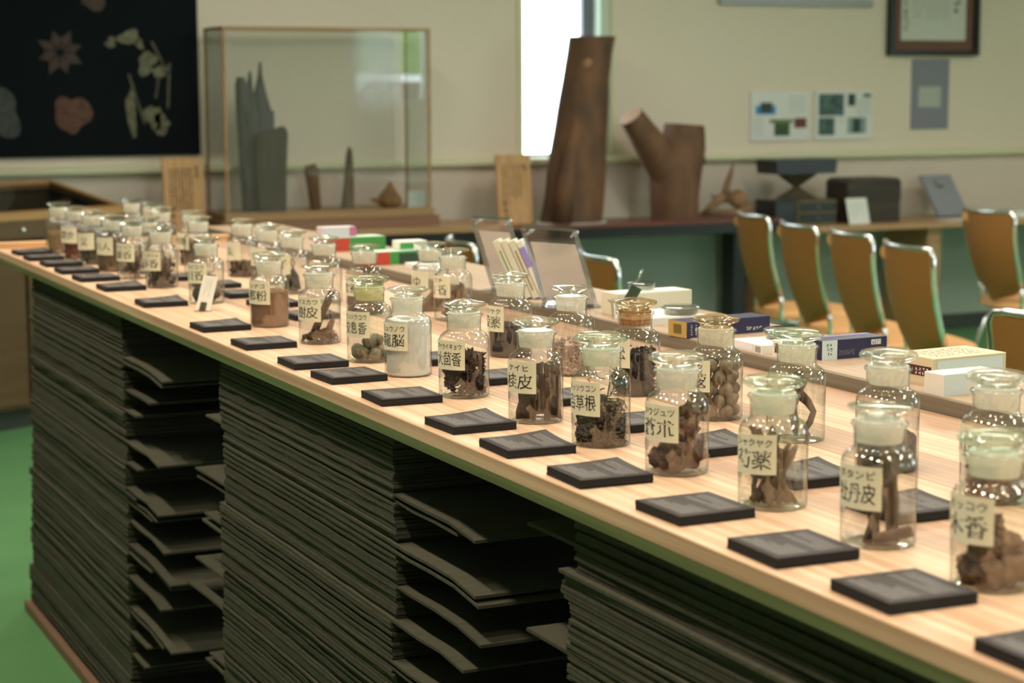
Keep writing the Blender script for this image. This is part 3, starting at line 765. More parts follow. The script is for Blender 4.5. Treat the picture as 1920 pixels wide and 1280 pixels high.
def fill(kind, x, y, seed):
    rg = random.Random(seed*7+1)
    if kind == 'chips_tan': chips('wood_chips', C['tan'], 0.055, 'tan chips heaped in the farthest front-row bottle', x, y, 380, 0.008, seed)
    elif kind == 'chips_red': chips('bark_chips', C['red'], 0.076, 'red-brown chips packed in the second front-row bottle', x, y, 420, 0.007, seed)
    elif kind == 'chips_dark': chips('bark_chips', C['mar'], 0.056, 'dark red-brown chips in a back-row bottle', x, y, 380, 0.006, seed)
    elif kind == 'chips_maroon': chips('bark_chips', C['mar'], 0.036, 'reddish chips in the right-edge back-row bottle', x, y, 260, 0.007, seed)
    elif kind == 'leaves': tangle('dried_leaf', C['leaf'], 220, 0.0022, 0.070, 'grey-green dried leaf filling the third front-row bottle', x, y, seed, 5, step=0.011)
    elif kind == 'powder_coarse': powder('coarse_powder', C['coarse'], 0.080, 'coarse brown powder filling the fourth front-row bottle', 'powder', x, y, 0.02, 0.0018, seed=seed)
    elif kind == 'twigs': sticks('twig', C['twig2'], 26, 0.0017, 0.045, 0.078, 'dark twig inside the dark-twig bottle', 'twigs in the dark-twig bottle', x, y, seed, 1.0, 0.006, 'twig')
    elif kind == 'twigs2':
        sticks('twig', C['twig'], 22, 0.0022, 0.03, 0.075, 'brown twig inside the brown-twig bottle', 'twigs in the brown-twig bottle', x, y, seed, 1.0, 0.006, 'twig')
        tangle('twig_litter', C['twig2'], 120, 0.0013, 0.035, 'dark twig litter at the bottom of the brown-twig bottle', x, y, seed, 6)
    elif kind == 'lumps2':
        lumps('shell_lid', C['dkl'], [(-0.014, -0.006, 0.016, 0.0165), (0.004, -0.014, 0.014, 0.013)], 'dark round lump inside the dark-lump bottle', 'dark lumps in the dark-lump bottle', x, y, seed, 0.15)
        lumps('brown_lump', C['brl'], [(0.016, 0.006, 0.020, 0.0155)], 'brown lump inside the dark-lump bottle', None, x, y, seed+5, 0.2)
    elif kind == 'powder_brown': powder('brown_powder', C['pbr'], 0.066, 'smooth brown powder in the brown-powder bottle', 'powder', x, y, 0.0, 0.0003, seed=seed)
    elif kind == 'bark':
        for k, (px, py, z, rx, ry, rz, L, w_) in enumerate(((0.004, 0.0, 0.052, 0.15, 0.42, 0.3, 0.080, 0.016), (-0.004, 0.004, 0.020, 1.2, 0.3, 1.0, 0.045, 0.022), (0.006, -0.006, 0.018, 1.35, -0.4, 0.2, 0.044, 0.02), (0.012, 0.004, 0.024, 0.9, 0.9, 2.0, 0.040, 0.02), (-0.010, -0.008, 0.016, 1.2, 0.9, 0.6, 0.036, 0.018), (0.014, -0.010, 0.022, 0.2, 0.1, 0.9, 0.036, 0.014))):
            slab_piece('bark_strip', C['bark'], w_, L, 0.002, 1.4, (x+px, y+py, TZ+z), (rx, ry, rz), 'brown bark strip inside the bark-strip bottle', 'bark strips in the bark-strip bottle', seed=k)
        tangle('bark_litter', C['bark'], 60, 0.0016, 0.012, 'bark crumbs at the bottom of the bark-strip bottle', x, y, seed, 5)
    elif kind == 'lumps':
        sp = [(-0.018, -0.008, 0.0135, 0.0125), (0.002, -0.018, 0.010, 0.0105), (0.019, -0.006, 0.012, 0.0115), (0.000, 0.006, 0.013, 0.0125), (-0.004, -0.006, 0.030, 0.0105), (0.014, 0.012, 0.028, 0.011), (-0.014, 0.015, 0.012, 0.0115), (0.014, -0.004, 0.031, 0.009)]
        lumps('resin_lump', C['grl'], sp, 'mottled grey-brown lump inside the resin-lump bottle', 'lumps in the resin-lump bottle', x, y, seed, 0.25)
    elif kind == 'powder_white': powder('white_powder', C['wht'], 0.0865, 'white powder filling the white-powder bottle to its shoulder', 'powder', x, y, 0.0, 0.0004, r=0.0328, seed=seed)
    elif kind == 'anise':
        for k in range(130):
            a = rg.uniform(0, 2*PI); rr = 0.0215*math.sqrt(rg.random()) if k % 3 == 0 else 0.0222
            o = link('star_anise', ME_ANISE, None, (x+rr*math.cos(a), y+rr*math.sin(a), TZ+0.008+0.053*(k/129)), (rg.uniform(-1.2, 1.2), rg.uniform(-1.2, 1.2), rg.uniform(0, 6)))
            o.scale = (rg.uniform(.85, 1.05),)*3
            tag(o, 'dark brown star anise inside the star-anise bottle', 'star anise', 'star anise in the star-anise bottle')
    elif kind == 'cinnamon':
        for k, (px, py, z, rx, ry, rz, L, w_, cv) in enumerate(((-0.011, -0.009, 0.034, 0.1, 0.10, -0.6, 0.060, 0.045, 3.6), (0.013, -0.010, 0.040, 0.0, -0.03, 0.4, 0.074, 0.045, 3.8), (0.004, 0.012, 0.038, -0.05, 0.05, 2.6, 0.068, 0.045, 3.0), (-0.012, 0.012, 0.034, 0.08, -0.06, 1.6, 0.056, 0.040, 3.0))):
            slab_piece('cinnamon_bark', C['cin'], w_, L, 0.003, cv, (x+px, y+py+0.006, TZ+z), (rx, ry, rz), 'thick rolled cinnamon bark inside the cinnamon bottle', 'bark rolls in the cinnamon bottle', 'cinnamon', k)
    elif kind == 'tangle':
        tangle('root_tangle', C['tan2'], 260, 0.0009, 0.046, 'tangled fine roots in the root-tangle bottle', x, y, seed, 12)
        tangle('root_strand', C['tan2'], 26, 0.0008, 0.078, 'loose root strands rising in the root-tangle bottle', x, y, seed+1, 14, 0.020)
        tangle('root_bottom', C['twig2'], 160, 0.0012, 0.030, 'dark root mass low in the root-tangle bottle', x, y, seed+2, 10)
    elif kind == 'knobs':
        lumps('rhizome', C['knb'], [(-0.010, -0.010, 0.017, 0.0165), (0.014, -0.006, 0.020, 0.0155), (0.012, 0.004, 0.050, 0.0165), (0.006, 0.010, 0.034, 0.014), (-0.012, 0.014, 0.014, 0.0125), (0.017, 0.000, 0.066, 0.010)], 'knobbly red-brown rhizome inside the rhizome bottle', 'rhizomes in the rhizome bottle', x, y, seed, 0.55, 'rhizome', ICO3)
    elif kind == 'sticks': sticks('root_stick', C['stk'], 26, 0.0036, 0.055, 0.086, 'brown root stick inside the root-stick bottle', 'root sticks in the root-stick bottle', x, y, seed, 0.8, 0.003, 'root stick')
    elif kind == 'curls':
        for k, (px, py, z, rx, ry, rz, L, w_) in enumerate(((-0.010, -0.004, 0.030, 0.15, 0.28, 0.4, 0.058, 0.020), (0.010, -0.006, 0.036, -0.1, -0.2, 1.2, 0.070, 0.020), (0.014, 0.006, 0.044, 0.1, 0.15, 2.0, 0.078, 0.016), (-0.004, 0.012, 0.042, -0.1, -0.1, 0.2, 0.076, 0.018), (0.004, -0.014, 0.014, 1.2, 0.5, 0.5, 0.040, 0.026))):
            slab_piece('root_bark', C['crl'], w_, L, 0.0022, 2.4, (x+px, y+py, TZ+z), (rx, ry, rz), 'curled strip of root bark inside the curled-bark bottle', 'bark curls in the curled-bark bottle', seed=k+20)
    elif kind == 'chunks':
        sp = [(-0.012, -0.010, 0.012, 0.013), (0.010, -0.012, 0.013, 0.014), (0.014, 0.010, 0.012, 0.013), (-0.010, 0.012, 0.013, 0.014), (0.0, 0.0, 0.028, 0.013), (-0.012, -0.004, 0.032, 0.0125), (0.014, -0.006, 0.034, 0.012), (0.008, 0.012, 0.046, 0.012)]
        lumps('root_chunk', C['chk'], sp, 'orange-brown root chunk inside the orange-chunk bottle', 'chunks in the orange-chunk bottle', x, y, seed, 0.5, 'root chunk', ICO3)
    elif kind == 'clump': tangle('fibre_clump', C['twig'], 200, 0.0012, 0.030, 'fibrous brown clump low in a back-row bottle', x, y, seed, 8)
    elif kind == 'bundle':
        mb = MB()
        for k in range(40):
            a = rg.uniform(0, 2*PI); mb.tube([(0.002, 0, 0.052), (0.012*math.cos(a), 0.012*math.sin(a), 0.035), (0.018*math.cos(a)*rg.random(), 0.018*math.sin(a), 0.004+0.006*rg.random())], 0.0026, 5)
        mb.tube([(0.002, 0, 0.05), (0.006, 0.002, 0.066), (0.002, 0.003, 0.074), (-0.002, 0.001, 0.066), (0.001, 0, 0.05)], 0.0012, 6)
        tag(mb.build('herb_bundle', C['dkl'], None, True, (x, y, TZ)), 'dark tied bundle with a loop inside a back-row bottle', 'herb bundle')
    elif kind == 'powder_dark': powder('dark_powder', C['pdk'], 0.074, 'dark brown powder in the bottle behind the resin-lump bottle', 'powder', x, y, 0.0, 0.0003, seed=seed)
    elif kind == 'powder_black': powder('blackish_powder', C['pbk'], 0.052, 'blackish powder in the blackish-powder bottle', 'powder', x, y, -0.05, 0.001, seed=seed)
    elif kind == 'wedge':
        o = MB().prism([(-0.028, 0.003), (0.022, 0.003), (0.024, 0.050), (0.010, 0.040)], 'y', -0.012, 0.010).build('wood_wedge', C['bark'], None, False, (x, y, TZ))
        tag(o, 'brown wood wedge inside the set-back bottle', 'wood piece')
    elif kind == 'slabs':
        for k, (px, py, z, rx, ry, rz, L) in enumerate(((-0.006, 0, 0.044, 0.1, 0.9, 0.3, 0.05), (0.008, -0.004, 0.046, 0.1, 0.35, 0.9, 0.045), (-0.004, -0.010, 0.02, 1.3, 0.3, 0.4, 0.045), (0.006, 0.008, 0.02, 1.2, 0.8, 1.3, 0.045), (0.0, 0.0, 0.030, 1.4, 0.2, 2.3, 0.045))):
            slab_piece('wood_slab', C['bark'], 0.018, L, 0.006, 0.5, (x+px, y+py, TZ+z), (rx, ry, rz), 'brown wood slab inside the wood-slab bottle', 'slabs in the wood-slab bottle', 'wood piece', k+40)
    elif kind == 'granules': chips('granules', C['grn'], 0.050, 'pale pinkish granules in a back-row bottle', x, y, 700, 0.0042, seed, 0.8)
    elif kind == 'flakes': chips('black_flakes', C['blk'], 0.062, 'black flakes in the bottle with the brown-stained neck', x, y, 900, 0.0045, seed)
    elif kind == 'nuts':
        r_ = 0.0093; me = lump_mesh('nut', C['nut'], r_, r_, r_*1.08, 0.03, 3, ICO2, 1.5)
        lay = 0
        z = r_+0.002
        while z < 0.083:
            m_ = 7
            rad = 0.0238 if z < 0.078 else 0.018
            for k in range(m_):
                a = 2*PI*(k+0.5*(lay % 2))/m_+0.3
                o = link('nut', me, None, (x+rad*math.cos(a), y+rad*math.sin(a), TZ+z+rg.uniform(-.001, .001)), (rg.uniform(0, 6), rg.uniform(0, 6), 0))
                tag(o, 'round grey-brown nut inside a back-row bottle', 'nut', 'nuts in the back-row bottle')
            z += r_*1.62; lay += 1
    elif kind == 'root':
        P = [(0.000, 0.0, 0.082), (0.006, 0.0, 0.070), (0.004, 0.004, 0.058), (0.016, -0.002, 0.046), (0.022, -0.006, 0.034), (0.016, -0.008, 0.022), (0.010, -0.006, 0.012), (0.014, -0.008, 0.004)]
        mb = MB().tube(P, [0.008, 0.0085, 0.008, 0.0055, 0.004, 0.0042, 0.004, 0.003], 9)
        mb.tube([(0.004, 0.004, 0.058), (-0.002, 0.006, 0.040), (0.002, 0.004, 0.018), (0.000, 0.000, 0.004)], [0.007, 0.006, 0.005, 0.003], 8)
        tag(mb.build('twisted_root', C['rot'], None, True, (x, y, TZ)), 'single twisted dark brown root inside a back-row bottle', 'root')
    elif kind == 'sediment': powder('dark_sediment', C['pbk'], 0.030, 'dark layer low in the bottle behind the curled-bark bottle', 'powder', x, y, 0.3, 0.002, seed=seed)

for i, b in enumerate(FRONT):
    bottle(*b, i, 'front')
    if b[4]: fill(b[4], b[0], b[1], i+1)
for i, b in enumerate(BACK):
    bottle(*b, i+40, 'back')
    if b[4]: fill(b[4], b[0], b[1], i+41)

# ------------------------------------------------------------------ black caption pads
def pad_meshes(seed):
    """block of black paper; the top sheet may curl at the far corner"""
    rg = random.Random(seed)
    s_ = 0.0445; h = 0.0105; n = 6
    curl = rg.choice((0.0, 0.0, 0.001, 0.003, 0.0045)); cn = rg.choice(((1, 1), (1, 1), (1, -1)))
    mb = MB()
    L = 4
    for k in range(L):
        j = rg.uniform(-.0003, .0003)
        mb.box(-s_+j, s_+j, -s_-j, s_-j, h*k/L+0.0002, h*(k+1)/L-0.0001 if k < L-1 else h-0.0006)
    vs = []
    for lay in (0, 1):
        for i in range(n+1):
            for jj in range(n+1):
                u, v = i/n*2-1, jj/n*2-1
                q = max(0, (u*cn[0]+v*cn[1])/2-0.2)/0.8
                vs.append((u*s_, v*s_, h-0.0006+lay*0.0005+curl*q*q))
    fs = []
    N = (n+1)*(n+1)
    for i in range(n):
        for jj in range(n):
            a = i*(n+1)+jj; fs += [(N+a, N+a+n+1, N+a+n+2, N+a+1), (a, a+1, a+n+2, a+n+1)]
    for i in range(n):
        a = i*(n+1); fs.append((a, a+n+1, N+a+n+1, N+a)); a += n; fs.append((a, N+a, N+a+n+1, a+n+1))
        a = i; fs.append((a, N+a, N+a+1, a+1)); a = n*(n+1)+i; fs.append((a, a+1, N+a+1, N+a))
    return mb.mesh('paper_block', M_PADSIDE), MB().add(vs, fs).mesh('printed_sheet', M_PAD, True)
PADS = [pad_meshes(k) for k in range(7)]
def pad(x, y, label, k, group):
    rg = random.Random(k*5+2)
    t = thing('caption_pad', label, 'paper pad', (x, y, TZ), rg.uniform(-0.035, 0.035), group)
    a, b = PADS[k % 7]
    link('paper_block', a, t); s_ = link('printed_sheet', b, t)
PADNAME = {'藿香': 'dark-twig', '茅香': 'brown-twig', '貝香': 'dark-lump', '那粉': 'brown-powder', '樹皮': 'bark-strip', '安息香': 'resin-lump', '龍脳': 'white-powder', '大茴香': 'star-anise', '桂皮': 'cinnamon', '吉草根': 'root-tangle', '蒼朮': 'rhizome', '芍薬': 'root-stick', '牡丹皮': 'curled-bark', '木香': 'orange-chunk', '丁香': 'wood-slab', '没薬': 'blackish-powder'}
for i, b in enumerate(FRONT):
    nm = PADNAME.get(b[3]) if b[2] else None
    lab = 'black printed caption pad in front of the %s bottle' % nm if nm else 'black printed caption pad, %s from the far end of the front edge' % ('first', 'second', 'third', 'fourth')[i]
    pad(0.9735+random.Random(i).uniform(-.003, .004), b[1]+random.Random(i+9).uniform(-.008, .004), lab, i, 'caption pads along the front edge')
pad(0.972, 1.098, 'black printed caption pad cut off at the lower right corner', 19, 'caption pads along the front edge')
bl = {4.270: 'fibrous-clump', 4.070: 'second fibrous', 3.863: 'dark-bundle', 3.660: 'plain', 3.440: 'dark-powder', 2.788: 'blackish-powder', 2.566: 'pale-granule', 2.356: 'black-flake', 2.135: 'round-nut', 1.956: 'twisted-root', 1.756: 'dark-layer', 1.572: 'right-edge'}
desc = {4.620: 'red-chip', 4.070: 'far half-empty', 3.660: 'unlabelled'}; desc.update({k: v for k, v in bl.items() if k not in desc})
for i, b in enumerate(BACK):
    if b[1] in desc:
        pad(1.176, b[1]-0.012, 'black caption pad between the rows, before the %s bottle' % desc[b[1]], i+30, 'caption pads between the rows')

# small standing price card
t = thing('price_card', 'small white price card on a metal clip leaning before the dark-lump bottle', 'card', (1.020, 3.62, TZ), math.radians(-62))
Mx = Matrix.Rotation(math.radians(-20), 4, 'X')
MB().box(-0.020, 0.020, -0.0006, 0.0006, 0.002, 0.072, Mx).build('card', M_WHITE, t)
mb = MB(); scribble(mb, -0.010, 0.010, 0.030, 0.066, 3, 9, lambda u, v: tuple(Mx @ Vector((u, -0.0009, v))), 4)
mb.build('print', mat('grey_ink', (0.2, 0.2, 0.22), 0.8), t)
mb = MB().box(-0.012, 0.012, -0.012, 0.014, 0, 0.0012); mb.box(-0.008, 0.008, -0.0025, -0.0012, 0.001, 0.018, Mx)
mb.build('clip', mat('brass_clip', (0.28, 0.26, 0.17), 0.35, metal=0.8), t)

# ------------------------------------------------------------------ things on the raised shelf
SZ = TZ+0.0215
def carton(label, loc, size, rz, m, faces=(), name='carton', cat='box', group=None):
    """box with printed panels; faces: (side, u0,u1,v0,v1, material) with u,v in 0..1 on side '-y','-x','+x','top'"""
    t = thing(name, label, cat, loc, rz, group)
    a, b, c = size
    MB().bbox(-a/2, a/2, -b/2, b/2, 0, c, 0.0007).build('box_body', m, t)
    e = 0.0004
    for (side, u0, u1, v0, v1, mm, nm) in faces:
        if side == '-y': q = [(-a/2+a*u, -b/2-e, c*v) for u, v in ((u0, v0), (u1, v0), (u1, v1), (u0, v1))]
        elif side == '-x': q = [(-a/2-e, b/2-b*u, c*v) for u, v in ((u0, v0), (u1, v0), (u1, v1), (u0, v1))]
        else: q = [(-a/2+a*u, -b/2+b*v, c+e) for u, v in ((u0, v0), (u1, v0), (u1, v1), (u0, v1))]
        MB().add(q, [(0, 1, 2, 3)]).build(nm, mm, t)
    return t
M_NAVY = mat('navy_print', (0.018, 0.014, 0.07), 0.4); M_GOLD = mat('gold_print', (0.42, 0.31, 0.10), 0.4); M_CREAM = mat('cream_box', (0.66, 0.58, 0.40), 0.6)
M_MAROON = mat('maroon_print', (0.075, 0.018, 0.025), 0.5); M_PALEB = mat('pale_blue_print', (0.62, 0.74, 0.76), 0.6); M_RED = mat('red_print', (0.55, 0.06, 0.03), 0.5)
M_GRN = mat('green_print', (0.06, 0.30, 0.06), 0.5); M_LIME = mat('lime_print', (0.35, 0.60, 0.12), 0.5); M_DGRN = mat('dark_green_print', (0.02, 0.06, 0.035), 0.5); M_PURP = mat('purple_print', (0.34, 0.28, 0.66), 0.5)
M_GREYP = mat('grey_print', (0.35, 0.35, 0.36), 0.7)
def printed(t, text, place, w_, h_, m, nm='lettering'):
    pv, pf = text_flat(text, w_, h_); MB().add([place(a, b) for a, b in pv], pf).build(nm, m, t)
def marks(t, x0, x1, z0, z1, cols, rows, place, m, seed, nm='print'):
    mb = MB(); scribble(mb, x0, x1, z0, z1, cols, rows, place, seed, 0.8, 0.2); mb.build(nm, m, t)
# navy and gold carton
t = carton('navy carton with a gold end lying on the shelf behind the nut bottle', (1.665, 2.735, SZ), (0.175, 0.052, 0.027), math.radians(6), M_NAVY, [('-x', 0, 1, 0, 1, M_GOLD, 'gold_end'), ('-x', 0.28, 0.72, 0.2, 0.8, mat('dull_gold', (0.26, 0.18, 0.05), 0.5), 'seal')])
marks(t, -0.083, -0.055, 0.004, 0.023, 3, 5, lambda u, v: (u, -0.0265, v), M_WHITE, 3)
marks(t, 0.035, 0.07, 0.004, 0.012, 5, 1, lambda u, v: (u, -0.0265, v), M_WHITE, 5)
# navy carton numbered 6571
t = carton('navy patterned carton with pale end and a small white number tag', (1.695, 2.415, SZ), (0.125, 0.050, 0.030), math.radians(3), M_NAVY, [('-y', 0, 0.23, 0, 1, M_PALEB, 'pale_end'), ('-y', 0.75, 0.90, 0.62, 0.88, M_WHITE, 'number_tag'), ('top', 0.1, 0.95, 0.62, 0.95, mat('violet_print', (0.20, 0.16, 0.32), 0.5), 'top_panel')])
printed(t, '6571', lambda a, b: (-0.0625+0.125*0.825+a, -0.0258, 0.0225+b), 0.015, 0.0055, M_INK)
marks(t, -0.054, -0.042, 0.006, 0.026, 2, 3, lambda u, v: (u, -0.0256, v), M_NAVY, 8)
marks(t, -0.030, 0.000, 0.006, 0.014, 10, 3, lambda u, v: (u, -0.0256, v), M_GREYP, 9); marks(t, 0.012, 0.045, 0.006, 0.013, 8, 3, lambda u, v: (u, -0.0256, v), M_GREYP, 10)
# cream carton with maroon tag
t = carton('cream carton with a maroon tag on its end, behind the small white box', (1.70, 2.165, SZ), (0.135, 0.085, 0.037), math.radians(4), M_CREAM, [('-x', 0.12, 0.95, 0.28, 0.66, M_MAROON, 'maroon_tag'), ('-y', 0.05, 0.95, 0.1, 0.9, M_PALEB, 'pale_panel')])
marks(t, -0.034, -0.004, 0.011, 0.023, 4, 2, lambda u, v: (-0.0682, u, v), M_WHITE, 12)
marks(t, -0.05, 0.045, -0.03, 0.03, 12, 5, lambda u, v: (u, v, 0.0374), M_GREYP, 13)
t = carton('plain white little box with a pale blue half, at the front of the shelf', (1.637, 2.056, SZ), (0.098, 0.042, 0.029), math.radians(2), mat('white_box', (0.72, 0.72, 0.69), 0.7), [('-y', 0.0, 0.38, 0, 1, M_PALEB, 'blue_half')])
t = carton('pale box cut off by the right edge of the picture', (1.70, 1.86, SZ), (0.10, 0.07, 0.038), 0, mat('white_box', (0.7, 0.7, 0.7), 0.7), [('-y', 0, 1, 0.3, 1, M_PALEB, 'blue_panel')])
# white samplers with glass dishes
def dish(label, x, y, z, r, h, fillm=None, lid=True):
    t = thing('glass_dish', label, 'glass dish', (x, y, z))
    link('dish_body', lathe_mesh('dish_body', [(0, 0.001), (r*0.82, 0.001), (r*0.9, h*0.25), (r*0.92, h*0.9), (r, h), (r*0.97, h*1.05), (r*0.86, h*0.92), (r*0.83, h*0.25), (0, 0.003)], M_GLASS, 28), t)
    if fillm: link('dark_powder', lathe_mesh('dark_powder', [(0, 0.003), (r*0.8, 0.003), (r*0.8, h*0.55), (0, h*0.6)], fillm, 24), t)
    if lid: link('glass_lid', lathe_mesh('glass_lid', [(0, h*1.10), (r*0.96, h*1.08), (r*1.04, h*1.15), (r*1.02, h*1.4), (r*0.9, h*1.55), (0, h*1.6)], M_GLASS, 28), t)
M_DPOW = mat('charcoal_powder', (0.05, 0.05, 0.05), 0.9)
def sample_tray(label, x, y, rz, sx=0.10, sy=0.06, tagm=None):
    t = carton(label, (x, y, SZ), (sx, sy, 0.014), rz, M_WHITE, [('-x', 0.05, 0.7, 0.15, 0.8, mat('bright_label', (0.85, 0.88, 0.95), 0.4), 'label_strip'), ('-x', 0.78, 0.95, 0.15, 0.8, tagm or M_GREYP, 'tag')], 'sample_tray', 'tray')
sample_tray('low white tray under a glass dish, beside the navy and gold carton', 1.66, 2.93, 0.0, 0.12, 0.12)
dish('shallow lidded glass dish on the white tray left of the gold-ended carton', 1.685, 2.90, SZ+0.0142, 0.034, 0.010, M_DPOW)
sample_tray('white tray with a bright strip, between the two navy cartons', 1.64, 2.53, 0.0, 0.10, 0.09)
dish('shallow lidded glass dish with dark powder on the middle tray', 1.665, 2.54, SZ+0.0142, 0.032, 0.011, M_DPOW)
carton('small cream box with a dark maroon end behind the twisted-root bottle', (1.63, 2.448, SZ), (0.07, 0.034, 0.026), math.radians(4), M_WHITE, [('-x', 0.2, 0.95, 0.25, 0.8, M_MAROON, 'maroon_tag')])
# glass beaker with a green pouch and a glass rod, long white box behind
carton('long pale box behind the green pouch', (1.705, 3.06, SZ), (0.16, 0.06, 0.040), math.radians(3), mat('ivory_box', (0.70, 0.68, 0.56), 0.7), [('top', 0.05, 0.95, 0.1, 0.9, M_WHITE, 'top_panel')])
dish('small lidded glass dish on top of the long pale box', 1.70, 3.07, SZ+0.0405, 0.026, 0.009, None)
t = thing('glass_beaker', 'clear glass beaker between the granule bottle and the stained bottle', 'beaker', (1.625, 3.00, SZ))
link('beaker_wall', lathe_mesh('beaker_wall', [(0, 0.001), (0.020, 0.001), (0.022, 0.004), (0.024, 0.026), (0.030, 0.031), (0.029, 0.032), (0.0225, 0.027), (0.0205, 0.004), (0, 0.0035)], M_GLASS, 32), t)
t = thing('green_pouch', 'dark green sachet with a red and white label leaning in the beaker', 'sachet', (1.612, 2.992, SZ+0.004), math.radians(-25))
Mx = Matrix.Rotation(math.radians(30), 4, 'Y')
MB().bbox(-0.010, 0.010, -0.003, 0.003, 0.008, 0.062, 0.0012, Mx).build('pouch', mat('pouch_green', (0.03, 0.06, 0.04), 0.4), t)
MB().box(-0.0095, 0.0095, -0.0036, -0.0032, 0.010, 0.030, Mx).build('white_label', M_WHITE, t)
MB().box(0.004, 0.0095, -0.0040, -0.0036, 0.012, 0.030, Mx).build('red_label', M_RED, t)
t = MB().tube([(1.622, 3.010, SZ+0.006), (1.655, 2.985, SZ+0.088)], 0.0032, 10).build('glass_rod', M_GLASS, None, True)
tag(t, 'thin glass rod standing slanted in the beaker', 'glass rod')
# far group: coloured cartons
carton('red and green carton on the shelf behind the dark-powder bottle', (1.665, 4.20, SZ), (0.20, 0.07, 0.030), math.radians(5), M_GRN, [('-y', 0, 0.30, 0, 1, M_RED, 'red_end'), ('-x', 0, 1, 0, 1, M_RED, 'red_side'), ('-y', 0.42, 0.8, 0, 0.85, M_DGRN, 'dark_panel'), ('top', 0, 1, 0, 1, mat('mint_print', (0.50, 0.72, 0.58), 0.5), 'top_panel'), ('-y', 0.66, 1.0, 0.7, 1, M_LIME, 'lime_band')])
carton('red and green carton farther along the shelf', (1.69, 4.60, SZ), (0.17, 0.07, 0.034), math.radians(4), M_GRN, [('-y', 0, 0.4, 0, 1, M_RED, 'red_end'), ('-x', 0, 1, 0, 1, M_RED, 'red_side'), ('top', 0, 1, 0, 1, mat('mint_print', (0.50, 0.72, 0.58), 0.5), 'top_panel')])
carton('pale box lying on the near red and green carton', (1.70, 4.215, SZ+0.0312), (0.07, 0.05, 0.020), 0, M_WHITE, [('-y', 0, 0.5, 0.1, 0.8, M_GRN, 'green_arc')])
carton('lilac box lying on the farther red and green carton', (1.66, 4.62, SZ+0.0352), (0.09, 0.05, 0.024), 0, mat('lilac_box', (0.62, 0.58, 0.68), 0.6), [('-y', 0.8, 1, 0, 1, mat('pink_print', (0.55, 0.15, 0.3), 0.5), 'pink_end')])
sample_tray('white tray with a bright strip left of the wedge bottle', 1.66, 4.02, 0.0, 0.07, 0.08)
dish('lidded glass dish on the tray left of the wedge bottle', 1.675, 4.03, SZ+0.0142, 0.026, 0.012, M_DPOW)
# two slanted acrylic stands with sheets
M_ACR = thin_glass('acrylic', (0.97, 0.97, 0.98), (0.55, 0.58, 0.62), f0=0.06, rough=0.03, epow=2.0)
M_EDGE = thin_glass('acrylic_edge', (0.80, 0.83, 0.86), (0.6, 0.63, 0.66), f0=0.3, rough=0.1)
M_SHEET = frosted('grey_sheet', (0.93, 0.88, 0.82))
def acrylic_stand(label, x, y, rz, wid, hgt, lean):
    t = thing('acrylic_stand', label, 'display stand', (x, y, SZ), rz)
    Mx = Matrix.Rotation(math.radians(lean), 4, 'X')
    MB().box(-wid/2, wid/2, 0, 0.003, 0.004, hgt, Mx).build('front_sheet', M_ACR, t)
    MB().box(-wid/2, wid/2, 0.008, 0.011, 0.004, hgt, Mx).build('rear_sheet', M_ACR, t)
    MB().box(-wid/2+0.008, wid/2-0.008, 0.0045, 0.0052, 0.010, hgt-0.030, Mx).build('paper_sheet', M_SHEET, t)
    mb = MB(); scribble(mb, -wid*0.3, wid*0.3, hgt*0.62, hgt*0.80, 14, 4, lambda u, v: tuple(Mx @ Vector((u, 0.0042, v))), 6)
    mb.build('print', mat('faint_ink', (0.36, 0.33, 0.30), 0.8), t)
    for s_ in (-1, 1):
        Mb = Mx @ Matrix.Translation((s_*(wid/2-0.010), -0.009, hgt-0.012)) @ Matrix.Rotation(PI/2, 4, 'X')
        MB().lathe([(0, -0.018), (0.0025, -0.018), (0.0025, -0.012), (0.0042, -0.010), (0.0042, -0.004), (0.003, 0.0), (0.003, 0.004), (0, 0.004)], 10, Mb).build('knob', mat('clear_knob', (0.45, 0.47, 0.46), 0.25), t)
    for a, b, c, d in ((-wid/2-0.0012, -wid/2-0.0002, 0.004, hgt), (wid/2+0.0002, wid/2+0.0012, 0.004, hgt), (-wid/2, wid/2, hgt+0.0002, hgt+0.0012)):
        MB().box(a, b, 0, 0.011, c, d, Mx).build('polished_edge', M_EDGE, t)
    MB().box(-wid/2, wid/2, -0.02, 0.07, 0, 0.003).build('foot', M_ACR, t)
    return t
acrylic_stand('slanted clear acrylic stand holding a grey sheet, nearer of the two', 1.630, 3.215, math.radians(112), 0.130, 0.165, -23)
acrylic_stand('slanted clear acrylic stand behind the row of thin boxes', 1.640, 3.50, math.radians(112), 0.100, 0.168, -23)
